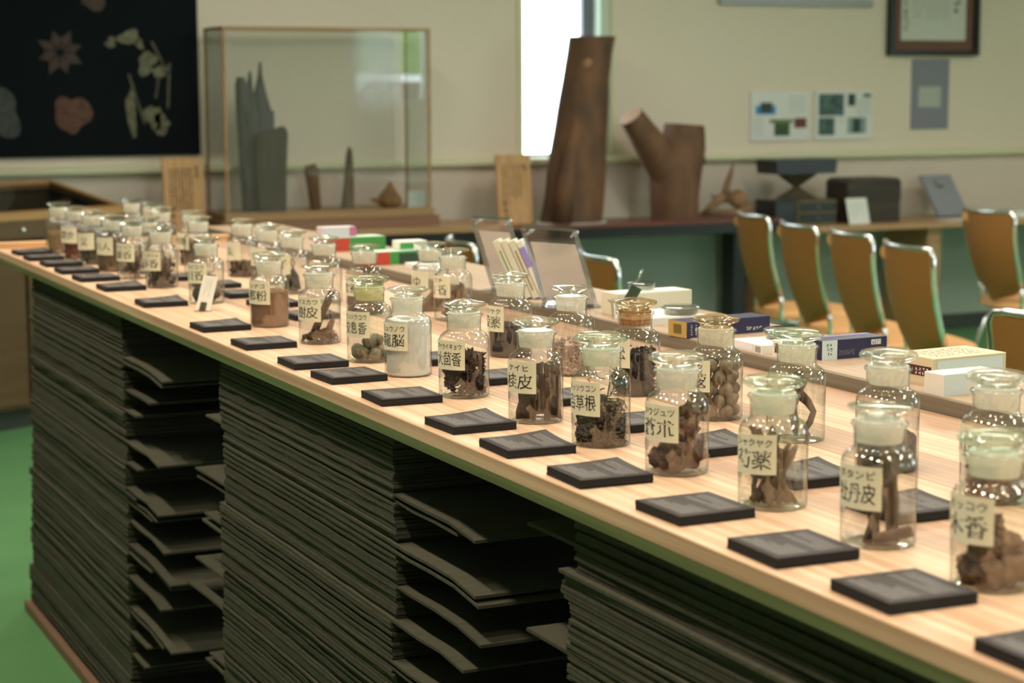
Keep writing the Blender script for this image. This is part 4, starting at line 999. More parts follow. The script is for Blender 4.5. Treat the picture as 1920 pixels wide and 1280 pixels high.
# row of thin boxes standing against the stand
bx = (('white thin box with a green stripe, leftmost of the slanted row', M_CREAM, M_GRN), ('white thin box, second of the slanted row', M_CREAM, M_CREAM), ('white thin box with a brown stripe, third of the slanted row', M_CREAM, mat('brown_print', (0.25, 0.12, 0.06), 0.6)), ('white and purple thin box, rightmost of the slanted row', M_WHITE, M_PURP))
for k, (lab, m, s_) in enumerate(bx):
    t = thing('thin_box', lab, 'box', (1.600+k*0.0135, 3.372-k*0.007, SZ), math.radians(-32), 'thin boxes leaning in a row')
    Mx = Matrix.Rotation(math.radians(-24), 4, 'Y')
    MB().bbox(-0.0062, 0.0062, -0.026, 0.026, 0.004, 0.126, 0.0005, Mx).build('box_body', mat('ivory_box', (0.7, 0.68, 0.56), 0.7) if k < 3 else M_WHITE, t)
    if k == 3:
        MB().box(-0.0060, 0.0060, -0.0266, -0.0262, 0.070, 0.112, Mx).build('purple_panel', M_PURP, t)
        MB().box(0.0063, 0.0066, -0.025, 0.025, 0.010, 0.115, Mx).build('lilac_side', mat('lilac_side', (0.55, 0.55, 0.74), 0.5), t)
        mb = MB(); scribble(mb, -0.012, 0.012, 0.03, 0.08, 3, 6, lambda u, v: tuple(Mx @ Vector((0.0069, u, v))), 9); mb.build('print', M_INK, t)
    elif k != 1:
        MB().box(-0.0012, 0.0012, -0.0266, -0.0262, 0.02, 0.105, Mx).build('stripe', s_, t)

# ------------------------------------------------------------------ chairs
def chair_proto():
    parts = []
    W, ZT, ZB = 0.225, 0.84, 0.47
    # back panel, curved in plan and leaning back; local: +y is forward
    def back(u, v):     # u -1..1 across, v 0..1 up
        half = W*(0.86+0.14*v)
        if v < 0.22: half *= math.sqrt(max(0.0, 1-((0.22-v)/0.22)**2))*0.55+0.45
        y = -0.205-0.085*v-0.02*math.sin(v*PI)+0.045*u*u
        return Vector((u*half, y, ZB+(ZT-ZB)*v+0.006*u*u-(0.02*(1-abs(u)) if v < 0.01 else 0)))
    n, k = 12, 10
    vs = []
    for lay, off in ((0, -0.009), (1, 0.009)):
        for j in range(k+1):
            for i in range(n+1):
                p = back(i/n*2-1, j/k); vs.append((p.x, p.y+off, p.z))
    N = (n+1)*(k+1); fs = []
    for j in range(k):
        for i in range(n):
            a = j*(n+1)+i; fs += [(a, a+1, a+n+2, a+n+1), (N+a, N+a+n+1, N+a+n+2, N+a+1)]
    for i in range(n):
        fs.append((i, N+i, N+i+1, i+1)); a = k*(n+1)+i; fs.append((a, a+1, N+a+1, N+a))
    for j in range(k):
        a = j*(n+1); fs.append((a, a+n+1, N+a+n+1, N+a)); a += n; fs.append((a, N+a, N+a+n+1, a+n+1))
    me = MB().add(vs, fs).mesh('backrest', M_BACKR); autosmooth(me, 0.9); parts.append(('backrest', me))
    # grip slot near the top corner; light through it put in as lighter orange
    p = back(-0.62, 0.93)
    mb = MB().lathe([(0, -0.0115), (0.026, -0.0115), (0.030, -0.0095), (0.030, 0.0095), (0.026, 0.0115), (0, 0.0115)], 16, Matrix.Translation(p) @ Matrix.Rotation(PI/2, 4, 'X') @ Matrix.Diagonal((1.5, 0.75, 1, 1)))
    me = mb.mesh('lit_grip_slot', M_SEAT); parts.append(('lit_grip_slot', me))
    # chrome tube round the back and down into the rear legs
    path = []
    for v in (0.10, 0.3, 0.5, 0.7, 0.85, 0.95): q = back(-1.0, v); path.append((q.x-0.008, q.y, q.z))
    q = back(-0.97, 1.0); path.append((q.x, q.y, q.z+0.006))
    for u in (-0.8, -0.5, -0.2, 0.2, 0.5, 0.8): q = back(u, 1.0); path.append((q.x, q.y, q.z+0.010))
    q = back(0.97, 1.0); path.append((q.x, q.y, q.z+0.006))
    for v in (0.95, 0.85, 0.7, 0.5, 0.3, 0.10): q = back(1.0, v); path.append((q.x+0.008, q.y, q.z))
    me = MB().tube(path, 0.0105, 10).mesh('back_tube', M_CHROME, True); parts.append(('back_tube', me))
    for s_ in (-1, 1):
        q = back(1.0, 0.10); x = s_*(q.x+0.008)
        me = MB().tube([(x, q.y, q.z), (x*0.995, q.y+0.005, q.z-0.03), (x*1.0, -0.17, 0.42), (x*1.02, -0.13, 0.405), (x*1.02, 0.05, 0.40), (x*1.02, 0.17, 0.39), (x*1.02, 0.20, 0.36), (x*1.05, 0.235, 0.012)], 0.0105, 10).mesh('front_leg', M_CHROME, True); parts.append(('front_leg', me))
        me = MB().tube([(x*1.02, -0.08, 0.40), (x*1.03, -0.14, 0.34), (x*1.08, -0.27, 0.012)], 0.0105, 10).mesh('rear_leg', M_CHROME, True); parts.append(('rear_leg', me))
    # seat pad
    vs = []; fs = []; n = 20
    def ring(sc_, z):
        o = []
        for i in range(n):
            a = 2*PI*i/n; c, s_ = math.cos(a), math.sin(a); e = 0.5
            o.append((0.225*sc_*math.copysign(abs(c)**e, c), 0.01+0.215*sc_*math.copysign(abs(s_)**e, s_), z+(-0.012*max(0, s_) if True else 0)))
        return o
    for sc_, z in ((0.90, 0.408), (1.0, 0.418), (1.0, 0.435), (0.95, 0.448), (0.6, 0.449)): vs += ring(sc_, z)
    for r in range(4):
        for i in range(n): fs.append((r*n+i, r*n+(i+1) % n, (r+1)*n+(i+1) % n, (r+1)*n+i))
    fs += [tuple(range(n-1, -1, -1)), tuple(4*n+i for i in range(n))]
    me = MB().add(vs, fs).mesh('seat', M_SEAT); autosmooth(me, 0.8); parts.append(('seat', me))
    me = MB().lathe([(0, -0.012), (0.008, -0.012), (0.008, 0.0), (0, 0.0)], 10, Matrix.Translation(back(0, 0.12)-Vector((0, 0.006, 0))) @ Matrix.Rotation(PI/2, 4, 'X')).mesh('screw_cap', M_BLACK); parts.append(('screw_cap', me))
    return parts
CHAIR = chair_proto()
def chair(x, y, rz, label, grip=True):
    """x, y: middle of the top edge of the back; rz turns local +y"""
    c, s_ = math.cos(rz), math.sin(rz)
    ox, oy = 0.0, -0.29
    t = thing('stacking_chair', label, 'chair', (x-(c*ox-s_*oy), y-(s_*ox+c*oy), 0), rz, 'orange stacking chairs')
    for nm, me in CHAIR:
        if grip or nm != 'lit_grip_slot': link(nm, me, t)
def face(deg): return math.radians(deg)-PI/2
# rows turned so that the chairs look away from the counter
FA = -16
chair(4.400, 7.04, face(FA), 'orange chair with chrome frame, farthest of the four in a row')
chair(4.233, 6.436, face(FA), 'orange chair with chrome frame, second farthest of the four in a row')
chair(4.171, 5.988, face(FA), 'orange chair with chrome frame, third farthest of the four in a row')
chair(4.014, 5.425, face(FA), 'orange chair with chrome frame, nearest of the four in a row')
chair(5.483, 6.80, face(-11), 'orange chair at the right, backed by the open binder on the desk')
chair(5.72, 6.05, face(-11), 'orange chair barely showing at the right edge of the picture')
chair(2.862, 5.551, face(-13), 'orange chair half hidden behind the nearer acrylic stand')
chair(2.70, 6.30, face(-13), 'orange chair showing only its chrome top behind the acrylic stands')
chair(3.12, 3.50, face(30), 'chair at the right edge just behind the shelf, rounded chrome corner', False)

# ------------------------------------------------------------------ furniture along the back wall
def desk(name, label, x0, x1, y0, y1, zt, th, mtop, apron=None, legs=(), mleg=None):
    t = thing(name, label, 'desk', (0, 0, 0))
    MB().bbox(x0, x1, y0, y1, zt-th, zt, 0.002).build('desk_top', mtop, t)
    if apron: MB().box(x0+0.01, x1-0.01, y0+0.015, y0+0.035, apron, zt-th-0.0005).build('apron', M_BLACK, t)
    for (a, b, c, d) in legs: MB().box(a, b, c, d, 0, zt-th-0.0005).build('leg', mleg or mtop, t)
    return t
desk('oak_side_table', 'pale oak table under the glass showcase', 2.15, 3.865, 8.40, 8.84, 0.742, 0.030, M_OAK, 0.62, [(2.17, 2.21, 8.45, 8.83), (3.80, 3.84, 8.45, 8.83)])
desk('dark_side_table', 'dark red lacquered table carrying the tree trunks', 3.87, 5.485, 8.40, 8.84, 0.722, 0.014, M_DARKRED, 0.655, [(3.89, 3.93, 8.46, 8.82), (5.38, 5.45, 8.70, 8.82)], M_BLACK)
desk('oak_wall_desk', 'oak desk along the back wall behind the chairs', 5.49, 9.6, 8.36, 8.84, 0.672, 0.030, M_OAK, None, [(5.52, 5.56, 8.6, 8.82), (6.44, 6.53, 8.42, 8.82), (8.4, 8.49, 8.42, 8.82)])

# sloping glass-topped cabinet at the far left
def cabinet():
    t = thing('sloped_cabinet', 'wooden display cabinet with sloping glass top at the far left', 'cabinet', (1.955, 8.10, 0), math.radians(27))
    W, D = 1.5, 0.50          # local x runs left from the origin, y back
    zf, zb = 0.905, 1.005
    MB().box(-W+0.02, -0.02, 0.06, D-0.02, 0.09, 0.80).build('body', M_CAB, t)
    MB().box(-W, 0, 0.0, D, 0.80, zf-0.03).build('drawer_case', M_CAB, t)
    for i in range(3): MB().box(-W+0.03+i*0.49, -W+0.03+i*0.49+0.47, 0.045, 0.0595, 0.11, 0.785).build('door', M_CAB, t)
    MB().box(-W+0.06, -0.06, 0.12, D-0.05, 0, 0.089).build('plinth', M_BASE, t)
    def fr(x0, x1, y0, y1, nm, m, th=0.03, up=0.0):
        z = lambda y: zf+(zb-zf)*y/D
        MB().add([(x0, y0, z(y0)-th+up), (x1, y0, z(y0)-th+up), (x1, y1, z(y1)-th+up), (x0, y1, z(y1)-th+up), (x0, y0, z(y0)+up), (x1, y0, z(y0)+up), (x1, y1, z(y1)+up), (x0, y1, z(y1)+up)],
                 [(3, 2, 1, 0), (4, 5, 6, 7), (0, 1, 5, 4), (1, 2, 6, 5), (2, 3, 7, 6), (3, 0, 4, 7)]).build(nm, m, t)
    fr(-W, 0, 0, 0.03, 'frame_rail', M_CABF); fr(-W, 0, D-0.03, D, 'frame_rail', M_CABF); fr(-0.03, 0, 0.03, D-0.03, 'frame_rail', M_CABF); fr(-W, -W+0.03, 0.03, D-0.03, 'frame_rail', M_CABF)
    fr(-W+0.03, -0.03, 0.03, D-0.03, 'glass_top', M_PANE, 0.004, -0.004)
    MB().add([(0, 0, zf-0.03), (0, D, zf-0.03), (0, D, zb-0.03)], [(0, 1, 2)]).build('side_panel', M_CAB, t)
    MB().box(-W, 0, D-0.012, D, zf-0.03, zb-0.03).build('back_panel', M_CAB, t)
    MB().box(-W+0.02, -0.012, 0.02, D-0.02, zf-0.0295, zf-0.027).build('dark_lining', M_BASE, t)
    MB().lathe([(0, 0), (0.012, 0), (0.012, 0.006), (0.007, 0.012), (0, 0.013)], 14, Matrix.Translation((-0.545, 0, 0.835)) @ Matrix.Rotation(PI/2, 4, 'X')).build('lock', M_CHROME, t, True)
cabinet()

# ------------------------------------------------------------------ glass showcase
CX0, CX1, CY0, CY1, CZ0, CZ1 = 2.52, 3.545, 8.50, 8.81, 0.83, 1.685
t = thing('glass_showcase', 'tall glass showcase with thin wooden frame on a brown plinth', 'showcase', (0, 0, 0))
MB().bbox(CX0-0.03, CX1+0.03, CY0-0.03, CY1+0.02, 0.7425, 0.795, 0.003).build('plinth', M_PLINTH, t)
MB().bbox(CX0-0.012, CX1+0.012, CY0-0.012, CY1+0.008, 0.7955, CZ0, 0.003).build('plinth_top', wood('plinth_top_wood', (0.44, 0.27, 0.13), (0.36, 0.2, 0.09), 'x', 0.4, 50), t)
for x in (CX0, CX1-0.011):
    for y in (CY0, CY1-0.011): MB().box(x, x+0.011, y, y+0.011, CZ0, CZ1-0.0115).build('post', M_CASEW, t)
for y in (CY0, CY1-0.011): MB().box(CX0, CX1, y, y+0.011, CZ1-0.011, CZ1).build('top_rail', M_CASEW, t)
for x in (CX0, CX1-0.011): MB().box(x, x+0.011, CY0+0.011, CY1-0.011, CZ1-0.011, CZ1).build('top_rail', M_CASEW, t)
MB().box(CX0+0.011, CX1-0.011, CY0+0.004, CY0+0.007, CZ0, CZ1-0.011).build('front_pane', M_PANE, t)
MB().box(CX0+0.004, CX0+0.007, CY0+0.011, CY1-0.011, CZ0, CZ1-0.011).build('side_pane', M_PANE, t)
MB().box(CX1-0.007, CX1-0.004, CY0+0.011, CY1-0.011, CZ0, CZ1-0.011).build('side_pane', M_PANE, t)
MB().box(CX0+0.011, CX1-0.011, CY0+0.011, CY1-0.011, CZ1-0.008, CZ1-0.005).build('top_pane', M_PANE, t)
def splinter(name, m, label, outline, y0, y1, seed, cat='wood specimen', jag=0.006):
    """split wood: outline in x,z; front and back faces bulge and ripple in depth"""
    from mathutils import noise
    rg = random.Random(seed)
    zs = sorted({p[1] for p in outline}); zmin, zmax = zs[0], zs[-1]
    def span(z):
        xs = []
        n = len(outline)
        for i in range(n):
            a, b = outline[i], outline[(i+1) % n]
            if (a[1] <= z < b[1]) or (b[1] <= z < a[1]): xs.append(a[0]+(b[0]-a[0])*(z-a[1])/(b[1]-a[1]))
        return (min(xs), max(xs)) if len(xs) >= 2 else None
    rows = 22; cols = 12
    ring = []
    for j in range(rows+1):
        z = zmin+(zmax-zmin)*(j/rows)*0.9995+1e-5
        s_ = span(z) or (ring_x0, ring_x0+0.002)
        ring_x0 = (s_[0]+s_[1])/2
        cx, hx = (s_[0]+s_[1])/2, max(0.001, (s_[1]-s_[0])/2)
        hy = (y1-y0)/2*(0.45+0.55*min(1, hx/((outline[0][0]-outline[1][0])/2 if outline[0][0] > outline[1][0] else 0.08)))
        r = []
        for k in range(cols):
            a = 2*PI*k/cols; c, q = math.cos(a), math.sin(a)
            d = 1+0.10*noise.noise(Vector((c*1.5, q*1.5, z*5+seed)))
            r.append((cx+hx*math.copysign(abs(c)**0.7, c), (y0+y1)/2+hy*d*math.copysign(abs(q)**0.7, q), z+(jag*noise.noise(Vector((c*3, q*3, seed))) if j == rows else 0)))
        ring.append(r)
    vs = [p for r in ring for p in r]; fs = []
    for j in range(rows):
        for k in range(cols): fs.append((j*cols+k, j*cols+(k+1) % cols, (j+1)*cols+(k+1) % cols, (j+1)*cols+k))
    fs += [tuple(range(cols-1, -1, -1)), tuple(rows*cols+k for k in range(cols))]
    o = MB().add(vs, fs).build(name, m); autosmooth(o.data, 0.7)
    return tag(o, label, cat)
# tall jagged specimen: spikes as parts of one piece of wood
t = thing('agarwood_log', 'tall grey agarwood log with jagged spikes inside the showcase', 'wood specimen', (0, 0, 0))
def sub(nm, m, outline, y0, y1, seed):
    o = splinter(nm, m, '', outline, y0, y1, seed); o.parent = t
    for k in ('label', 'category'): del o[k]
sub('log_body', M_AGAR, [(2.80, 0.831), (2.655, 0.831), (2.645, 1.0), (2.632, 1.30), (2.815, 1.30), (2.812, 1.15)], 8.62, 8.74, 4)
sub('spike', M_AGAR, [(2.70, 1.25), (2.634, 1.25), (2.632, 1.42), (2.640, 1.455), (2.668, 1.455), (2.69, 1.40)], 8.63, 8.72, 6)
sub('spike', M_AGAR, [(2.815, 1.25), (2.70, 1.25), (2.715, 1.35), (2.742, 1.46), (2.753, 1.525), (2.760, 1.46), (2.785, 1.36)], 8.64, 8.72, 7)
sub('spike', M_AGAR, [(2.725, 1.25), (2.67, 1.25), (2.685, 1.42), (2.697, 1.482), (2.705, 1.47), (2.712, 1.40)], 8.64, 8.70, 8)
splinter('agarwood_block', M_AGAR2, 'dark brown agarwood block in front of the tall jagged log', [(2.835, 0.831), (2.690, 0.831), (2.682, 1.0), (2.683, 1.19), (2.70, 1.20), (2.83, 1.225), (2.85, 1.20), (2.838, 1.0)], 8.535, 8.615, 9)
splinter('agarwood_stick', M_AGAR3, 'short brown upright agarwood piece in the middle of the showcase', [(3.022, 0.831), (2.972, 0.831), (2.948, 1.0), (2.950, 1.045), (3.0, 1.046), (3.012, 1.02)], 8.60, 8.65, 12)
splinter('agarwood_splinter', M_AGAR3, 'slender pointed agarwood splinter in the showcase', [(3.190, 0.831), (3.128, 0.831), (3.142, 0.95), (3.155, 1.08), (3.168, 1.125), (3.185, 1.11), (3.192, 1.0)], 8.60, 8.65, 13)
M_POD = mat('woody_pod', (0.36, 0.20, 0.09), 0.7, scale=20, col2=(0.20, 0.10, 0.045), bump=0.2)
mb = MB().lathe([(0, 0), (0.04, 0.002), (0.062, 0.022), (0.058, 0.045), (0.034, 0.075), (0.014, 0.105), (0.006, 0.122), (0, 0.125)], 20)
mb.tube([(-0.04, 0, 0.03), (-0.075, 0, 0.034), (-0.105, 0, 0.040)], [0.02, 0.012, 0.003], 8)
tag(mb.build('woody_pod', M_POD, None, True, (3.372, 8.62, 0.831), (0.1, 0, 0.1)), 'small pale brown pointed wood piece at the right of the showcase', 'wood specimen')
t = thing('specimen_card', 'small white caption card at the right corner inside the showcase', 'card', (3.49, 8.56, CZ0+0.0005), math.radians(3))
MB().box(-0.045, 0.045, -0.001, 0.001, 0, 0.078).build('card', mat('pale_card', (0.68, 0.74, 0.72), 0.7), t)
mb = MB(); scribble(mb, -0.025, 0.025, 0.035, 0.07, 6, 3, lambda u, v: (u, -0.0014, v), 2); mb.build('print', MATS['grey_ink'], t)

# ------------------------------------------------------------------ wooden signs
def sign(label, x, y, z, w_, h_, rz, lean, seed, cols, rows):
    t = thing('wooden_sign', label, 'sign', (x, y, z), rz)
    Mx = Matrix.Rotation(math.radians(lean), 4, 'X')
    MB().bbox(-w_/2, w_/2, -0.008, 0.008, 0.002, h_, 0.0012, Mx).build('board', M_SIGN, t)
    mb = MB(); scribble(mb, -w_*0.36, w_*0.22, h_*0.28, h_*0.86, cols, rows, lambda u, v: tuple(Mx @ Vector((u, -0.0086, v))), seed, 0.95, 0.24)
    scribble(mb, w_*0.24, w_*0.42, h_*0.74, h_*0.88, 1, 2, lambda u, v: tuple(Mx @ Vector((u, -0.0086, v))), seed+1, 0.9, 0.3)
    scribble(mb, -w_*0.36, -w_*0.22, h_*0.08, h_*0.36, 1, 3, lambda u, v: tuple(Mx @ Vector((u, -0.0086, v))), seed+2, 0.9, 0.3)
    mb.build('brush_writing', mat('brush_ink', (0.06, 0.03, 0.015), 0.8), t)
sign('wooden sign with columns of brush writing left of the showcase', 2.360, 8.62, 0.743, 0.195, 0.345, 0.0, -7, 31, 7, 16)
sign('wooden sign with columns of brush writing left of the tall trunk', 4.040, 8.60, 0.7225, 0.192, 0.352, 0.04, -6, 41, 5, 17)

# ------------------------------------------------------------------ tree trunks
def trunk(name, m, label, secs, loc, seed, n=28, cat='tree trunk', parent=None, cut=M_CUT, rough=0.06):
    """secs: (z, cx, rx, ry, lobes)"""
    from mathutils import noise
    vs = []; K = len(secs)
    for (z, cx, rx, ry, lb, tilt) in secs:
        for k in range(n):
            a = 2*PI*k/n; c, s_ = math.cos(a), math.sin(a)
            d = 1+lb*math.cos(2*a+0.9)+rough*noise.noise(Vector((c*2, s_*2, z*4+seed)))
            vs.append((cx+rx*d*c, ry*d*s_, z+tilt*rx*c))
    fs = []
    for i in range(K-1):
        for k in range(n): fs.append((i*n+k, i*n+(k+1) % n, (i+1)*n+(k+1) % n, (i+1)*n+k))
    fs.append(tuple(range(n-1, -1, -1)))
    fs.append(tuple((K-1)*n+k for k in range(n)))
    me = MB().add(vs, fs).mesh(name, m); me.materials.append(cut); me.polygons[len(me.polygons)-1].material_index = 1
    autosmooth(me, 0.8)
    o = link(name, me, parent, loc)
    return o
def interp(keys, n):
    out = []
    z0, z1 = keys[0][0], keys[-1][0]
    for i in range(n+1):
        z = z0+(z1-z0)*i/n
        for a, b in zip(keys, keys[1:]):
            if a[0] <= z <= b[0]+1e-9:
                u = (z-a[0])/(b[0]-a[0]); out.append(tuple(a[k]+(b[k]-a[k])*u for k in range(len(a)))); break
    return out
t = thing('tall_trunk', 'tall reddish-brown tree trunk section flaring at its base, before the window', 'tree trunk', (4.36, 8.62, 0.7225))
MB().lathe([(0, 0), (0.19, 0), (0.19, 0.004), (0, 0.004)], 30, Matrix.Diagonal((1.0, 0.75, 1, 1))).build('base_mat', M_WHITE, t)
trunk('trunk', M_TRUNK, '', interp([(0.005, 0.0, 0.160, 0.14, 0.02, 0), (0.32, 0.040, 0.150, 0.128, 0.02, 0), (0.64, 0.076, 0.130, 0.118, 0.0, 0), (0.73, 0.084, 0.120, 0.112, 0.0, 0), (0.85, 0.104, 0.116, 0.11, 0.0, 0), (0.935, 0.121, 0.119, 0.112, 0.0, 0.0)], 26), (0, 0, 0), 3, parent=t)
# buttress ridge down its left side
MB().tube([(-0.095, -0.085, 0.008), (-0.07, -0.082, 0.2), (-0.03, -0.078, 0.40), (0.02, -0.075, 0.62)], [0.060, 0.052, 0.042, 0.026], 14).build('buttress', M_TRUNK, t, True)
p = Matrix.Translation((0.060, -0.096, 0.79)) @ Matrix.Rotation(math.radians(100), 4, 'X')
MB().lathe([(0, -0.02), (0.040, -0.012), (0.036, 0.0), (0.02, 0.008), (0, 0.01)], 16, p).build('branch_scar', M_CUT, t, True)
t = thing('forked_trunk', 'short forked tree trunk with one sawn arm leaning left', 'tree trunk', (4.975, 8.62, 0.7225))
trunk('trunk', M_TRUNK2, '', interp([(0.0, -0.005, 0.128, 0.12, 0.02, 0), (0.10, -0.01, 0.126, 0.118, 0.02, 0), (0.25, -0.005, 0.140, 0.12, 0.02, 0), (0.36, 0.03, 0.126, 0.115, 0.0, 0), (0.42, 0.043, 0.112, 0.105, 0.0, 0), (0.475, 0.045, 0.108, 0.10, 0.0, -0.05), (0.488, 0.045, 0.104, 0.098, 0, -0.08)], 16), (0, 0, 0), 8, parent=t)
me = MB().tube([(0.0, 0, 0.12), (-0.06, 0, 0.26), (-0.15, -0.01, 0.37), (-0.235, -0.02, 0.475), (-0.285, -0.025, 0.535)], [0.10, 0.10, 0.088, 0.072, 0.066], 20).mesh('arm', M_TRUNK2); me.materials.append(M_CUT); me.polygons[len(me.polygons)-1].material_index = 1; autosmooth(me, 0.8)
link('arm', me, t)
MB().lathe([(0, 0), (0.018, 0.004), (0.02, 0.016), (0.012, 0.026), (0, 0.028)], 12, Matrix.Translation((0.135, -0.02, 0.30)) @ Matrix.Rotation(PI/2, 4, 'Y')).build('knot', M_TRUNK2, t, True)
t = thing('driftwood_root', 'small gnarled driftwood root with one upright spur', 'driftwood', (5.28, 8.60, 0.728))
MB().tube([(-0.16, 0, 0.012), (-0.11, -0.02, 0.06), (-0.05, 0, 0.095), (0.02, 0.02, 0.10), (0.07, 0.0, 0.07), (0.09, -0.01, 0.03), (0.06, -0.02, 0.012)], [0.012, 0.018, 0.026, 0.034, 0.038, 0.034, 0.02], 10).build('root', M_DRIFT, t, True)
MB().tube([(-0.02, 0, 0.10), (-0.01, 0, 0.16), (0.012, 0, 0.22), (0.03, 0, 0.285)], [0.024, 0.018, 0.014, 0.004], 8).build('spur', M_DRIFT, t, True)
MB().tube([(-0.16, 0.02, 0.012), (-0.06, -0.03, 0.02), (0.05, -0.03, 0.02), (0.12, -0.02, 0.03), (0.165, -0.02, 0.055)], [0.01, 0.016, 0.018, 0.012, 0.004], 8).build('rootlet', M_DRIFT, t, True)
MB().tube([(-0.05, 0.0, 0.09), (-0.09, -0.01, 0.10), (-0.12, -0.02, 0.115)], [0.016, 0.01, 0.004], 8).build('rootlet', M_DRIFT, t, True)
o = link('burl', lump_mesh('burl', mat('burl_wood', (0.38, 0.20, 0.10), 0.7, scale=20, col2=(0.2, 0.1, 0.05)), 0.052, 0.05, 0.055, 0.25, 5), t, (0.06, 0.0, 0.085))

# ------------------------------------------------------------------ lacquered stand, boxes, book on the wall desk
DZ = 0.6725
t = thing('lacquer_stand', 'black lacquered hourglass stand on a low chest of drawers', 'stand', (5.69, 8.58, DZ), 0.0)
MB().bbox(-0.195, 0.195, -0.10, 0.10, 0.0, 0.135, 0.003).build('chest', M_BLACK, t)
for z in (0.012, 0.070):
    d = MB().bbox(-0.045, 0.185, -0.108, -0.1005, z, z+0.050, 0.001).build('drawer', M_BLACK, t)
    MB().lathe([(0, 0), (0.006, 0), (0.006, 0.008), (0, 0.01)], 10, Matrix.Translation((0.07, -0.108, z+0.025)) @ Matrix.Rotation(PI/2, 4, 'X')).build('knob', MATS['brass_clip'], d)
gold = mat('gold_line', (0.28, 0.19, 0.06), 0.4, metal=0.5)
for z in (0.004, 0.0635, 0.124): MB().box(-0.055, 0.192, -0.1045, -0.1008, z, z+0.006).build('gold_edge', gold, t)
MB().box(-0.055, -0.049, -0.1045, -0.1008, 0.0105, 0.1235).build('gold_edge', gold, t)
olive = mat('olive_lacquer', (0.07, 0.055, 0.03), 0.5)
for s_, (za, zb) in ((1, (0.1355, 0.200)), (-1, (0.200, 0.272))):
    a, b = (0.10, 0.012) if s_ == 1 else (0.012, 0.10)
    MB().add([(-a, -a*0.6, za), (a, -a*0.6, za), (a, a*0.6, za), (-a, a*0.6, za), (-b, -b*0.6, zb), (b, -b*0.6, zb), (b, b*0.6, zb), (-b, b*0.6, zb)], [(3, 2, 1, 0), (4, 5, 6, 7), (0, 1, 5, 4), (1, 2, 6, 5), (2, 3, 7, 6), (3, 0, 4, 7)]).build('waist', olive, t)
MB().prism([(-0.185, 0.272), (0.185, 0.272), (0.185, 0.300), (0.19, 0.302), (0.19, 0.345), (0.165, 0.352), (-0.165, 0.352), (-0.19, 0.345), (-0.19, 0.302), (-0.185, 0.300)], 'y', -0.10, 0.10).build('tray', M_BLACK, t)
t = thing('wooden_chest', 'dark brown two-tier lidded wooden box on the wall desk', 'box', (6.125, 8.58, DZ), 0.0)
MB().bbox(-0.172, 0.172, -0.10, 0.10, 0, 0.118, 0.002).build('lower_tier', M_DARKW, t)
MB().prism([(-0.175, 0.119), (0.175, 0.119), (0.175, 0.22), (0.15, 0.240), (-0.15, 0.240), (-0.175, 0.22)], 'y', -0.10, 0.10).build('lid', M_DARKW, t)
t = thing('caption_card', 'white caption card leaning against the dark wooden box', 'card', (5.995, 8.425, DZ), 0.03)
Mx = Matrix.Rotation(math.radians(-16), 4, 'X')
MB().box(-0.068, 0.068, -0.001, 0.001, 0.0005, 0.142, Mx).build('card', M_WHITE, t)
mb = MB(); scribble(mb, -0.05, 0.05, 0.03, 0.12, 9, 7, lambda u, v: tuple(Mx @ Vector((u, -0.0015, v))), 14); mb.build('print', MATS['grey_ink'], t)
t = thing('grey_book', 'grey-blue book with black calligraphy leaning on the wall desk', 'book', (6.755, 8.60, DZ), math.radians(2))
sh = Matrix.Rotation(math.radians(-38), 4, 'X')
MB().bbox(-0.108, 0.108, -0.010, 0.010, 0.009, 0.288, 0.001, sh).build('cover', mat('book_cloth', (0.28, 0.29, 0.33), 0.8), t)
mb = MB(); scribble(mb, -0.055, 0.04, 0.06, 0.26, 1, 3, lambda u, v: tuple(sh @ Vector((u, -0.0106, v))), 77, 0.95, 0.16); mb.build('calligraphy', M_INK, t)
t = thing('open_binder', 'open white booklet with a dark cover lying on the wall desk', 'book', (7.05, 8.50, DZ), math.radians(4))
for s_ in (-1, 1):
    vs = []
    for i in range(9):
        u = i/8; vs += [(s_*u*0.17, -0.11, 0.004+0.035*math.sin(PI*min(1, u*1.15)*0.9)), (s_*u*0.17, 0.11, 0.004+0.035*math.sin(PI*min(1, u*1.15)*0.9))]
    b = len(vs); vs += [(x, y, 0.0) for x, y, z in vs]
    fs = [(i*2, i*2+2, i*2+3, i*2+1) for i in range(8)]+[(b+i*2, b+i*2+1, b+i*2+3, b+i*2+2) for i in range(8)]+[(i*2, b+i*2, b+i*2+2, i*2+2) for i in range(8)]+[(i*2+1, i*2+3, b+i*2+3, b+i*2+1) for i in range(8)]+[(16, 17, b+17, b+16), (0, b, b+1, 1)]
    MB().add(vs, fs).build('pages', M_WHITE, t, True)
MB().box(0.14, 0.26, -0.12, 0.12, 0.0005, 0.012).build('cover', M_BLACK, t)
tag(MB().box(6.55, 6.92, 8.40, 8.52, DZ, DZ+0.004).build('paper_sheet', M_WHITE), 'white paper sheet lying in front of the grey book', 'paper')

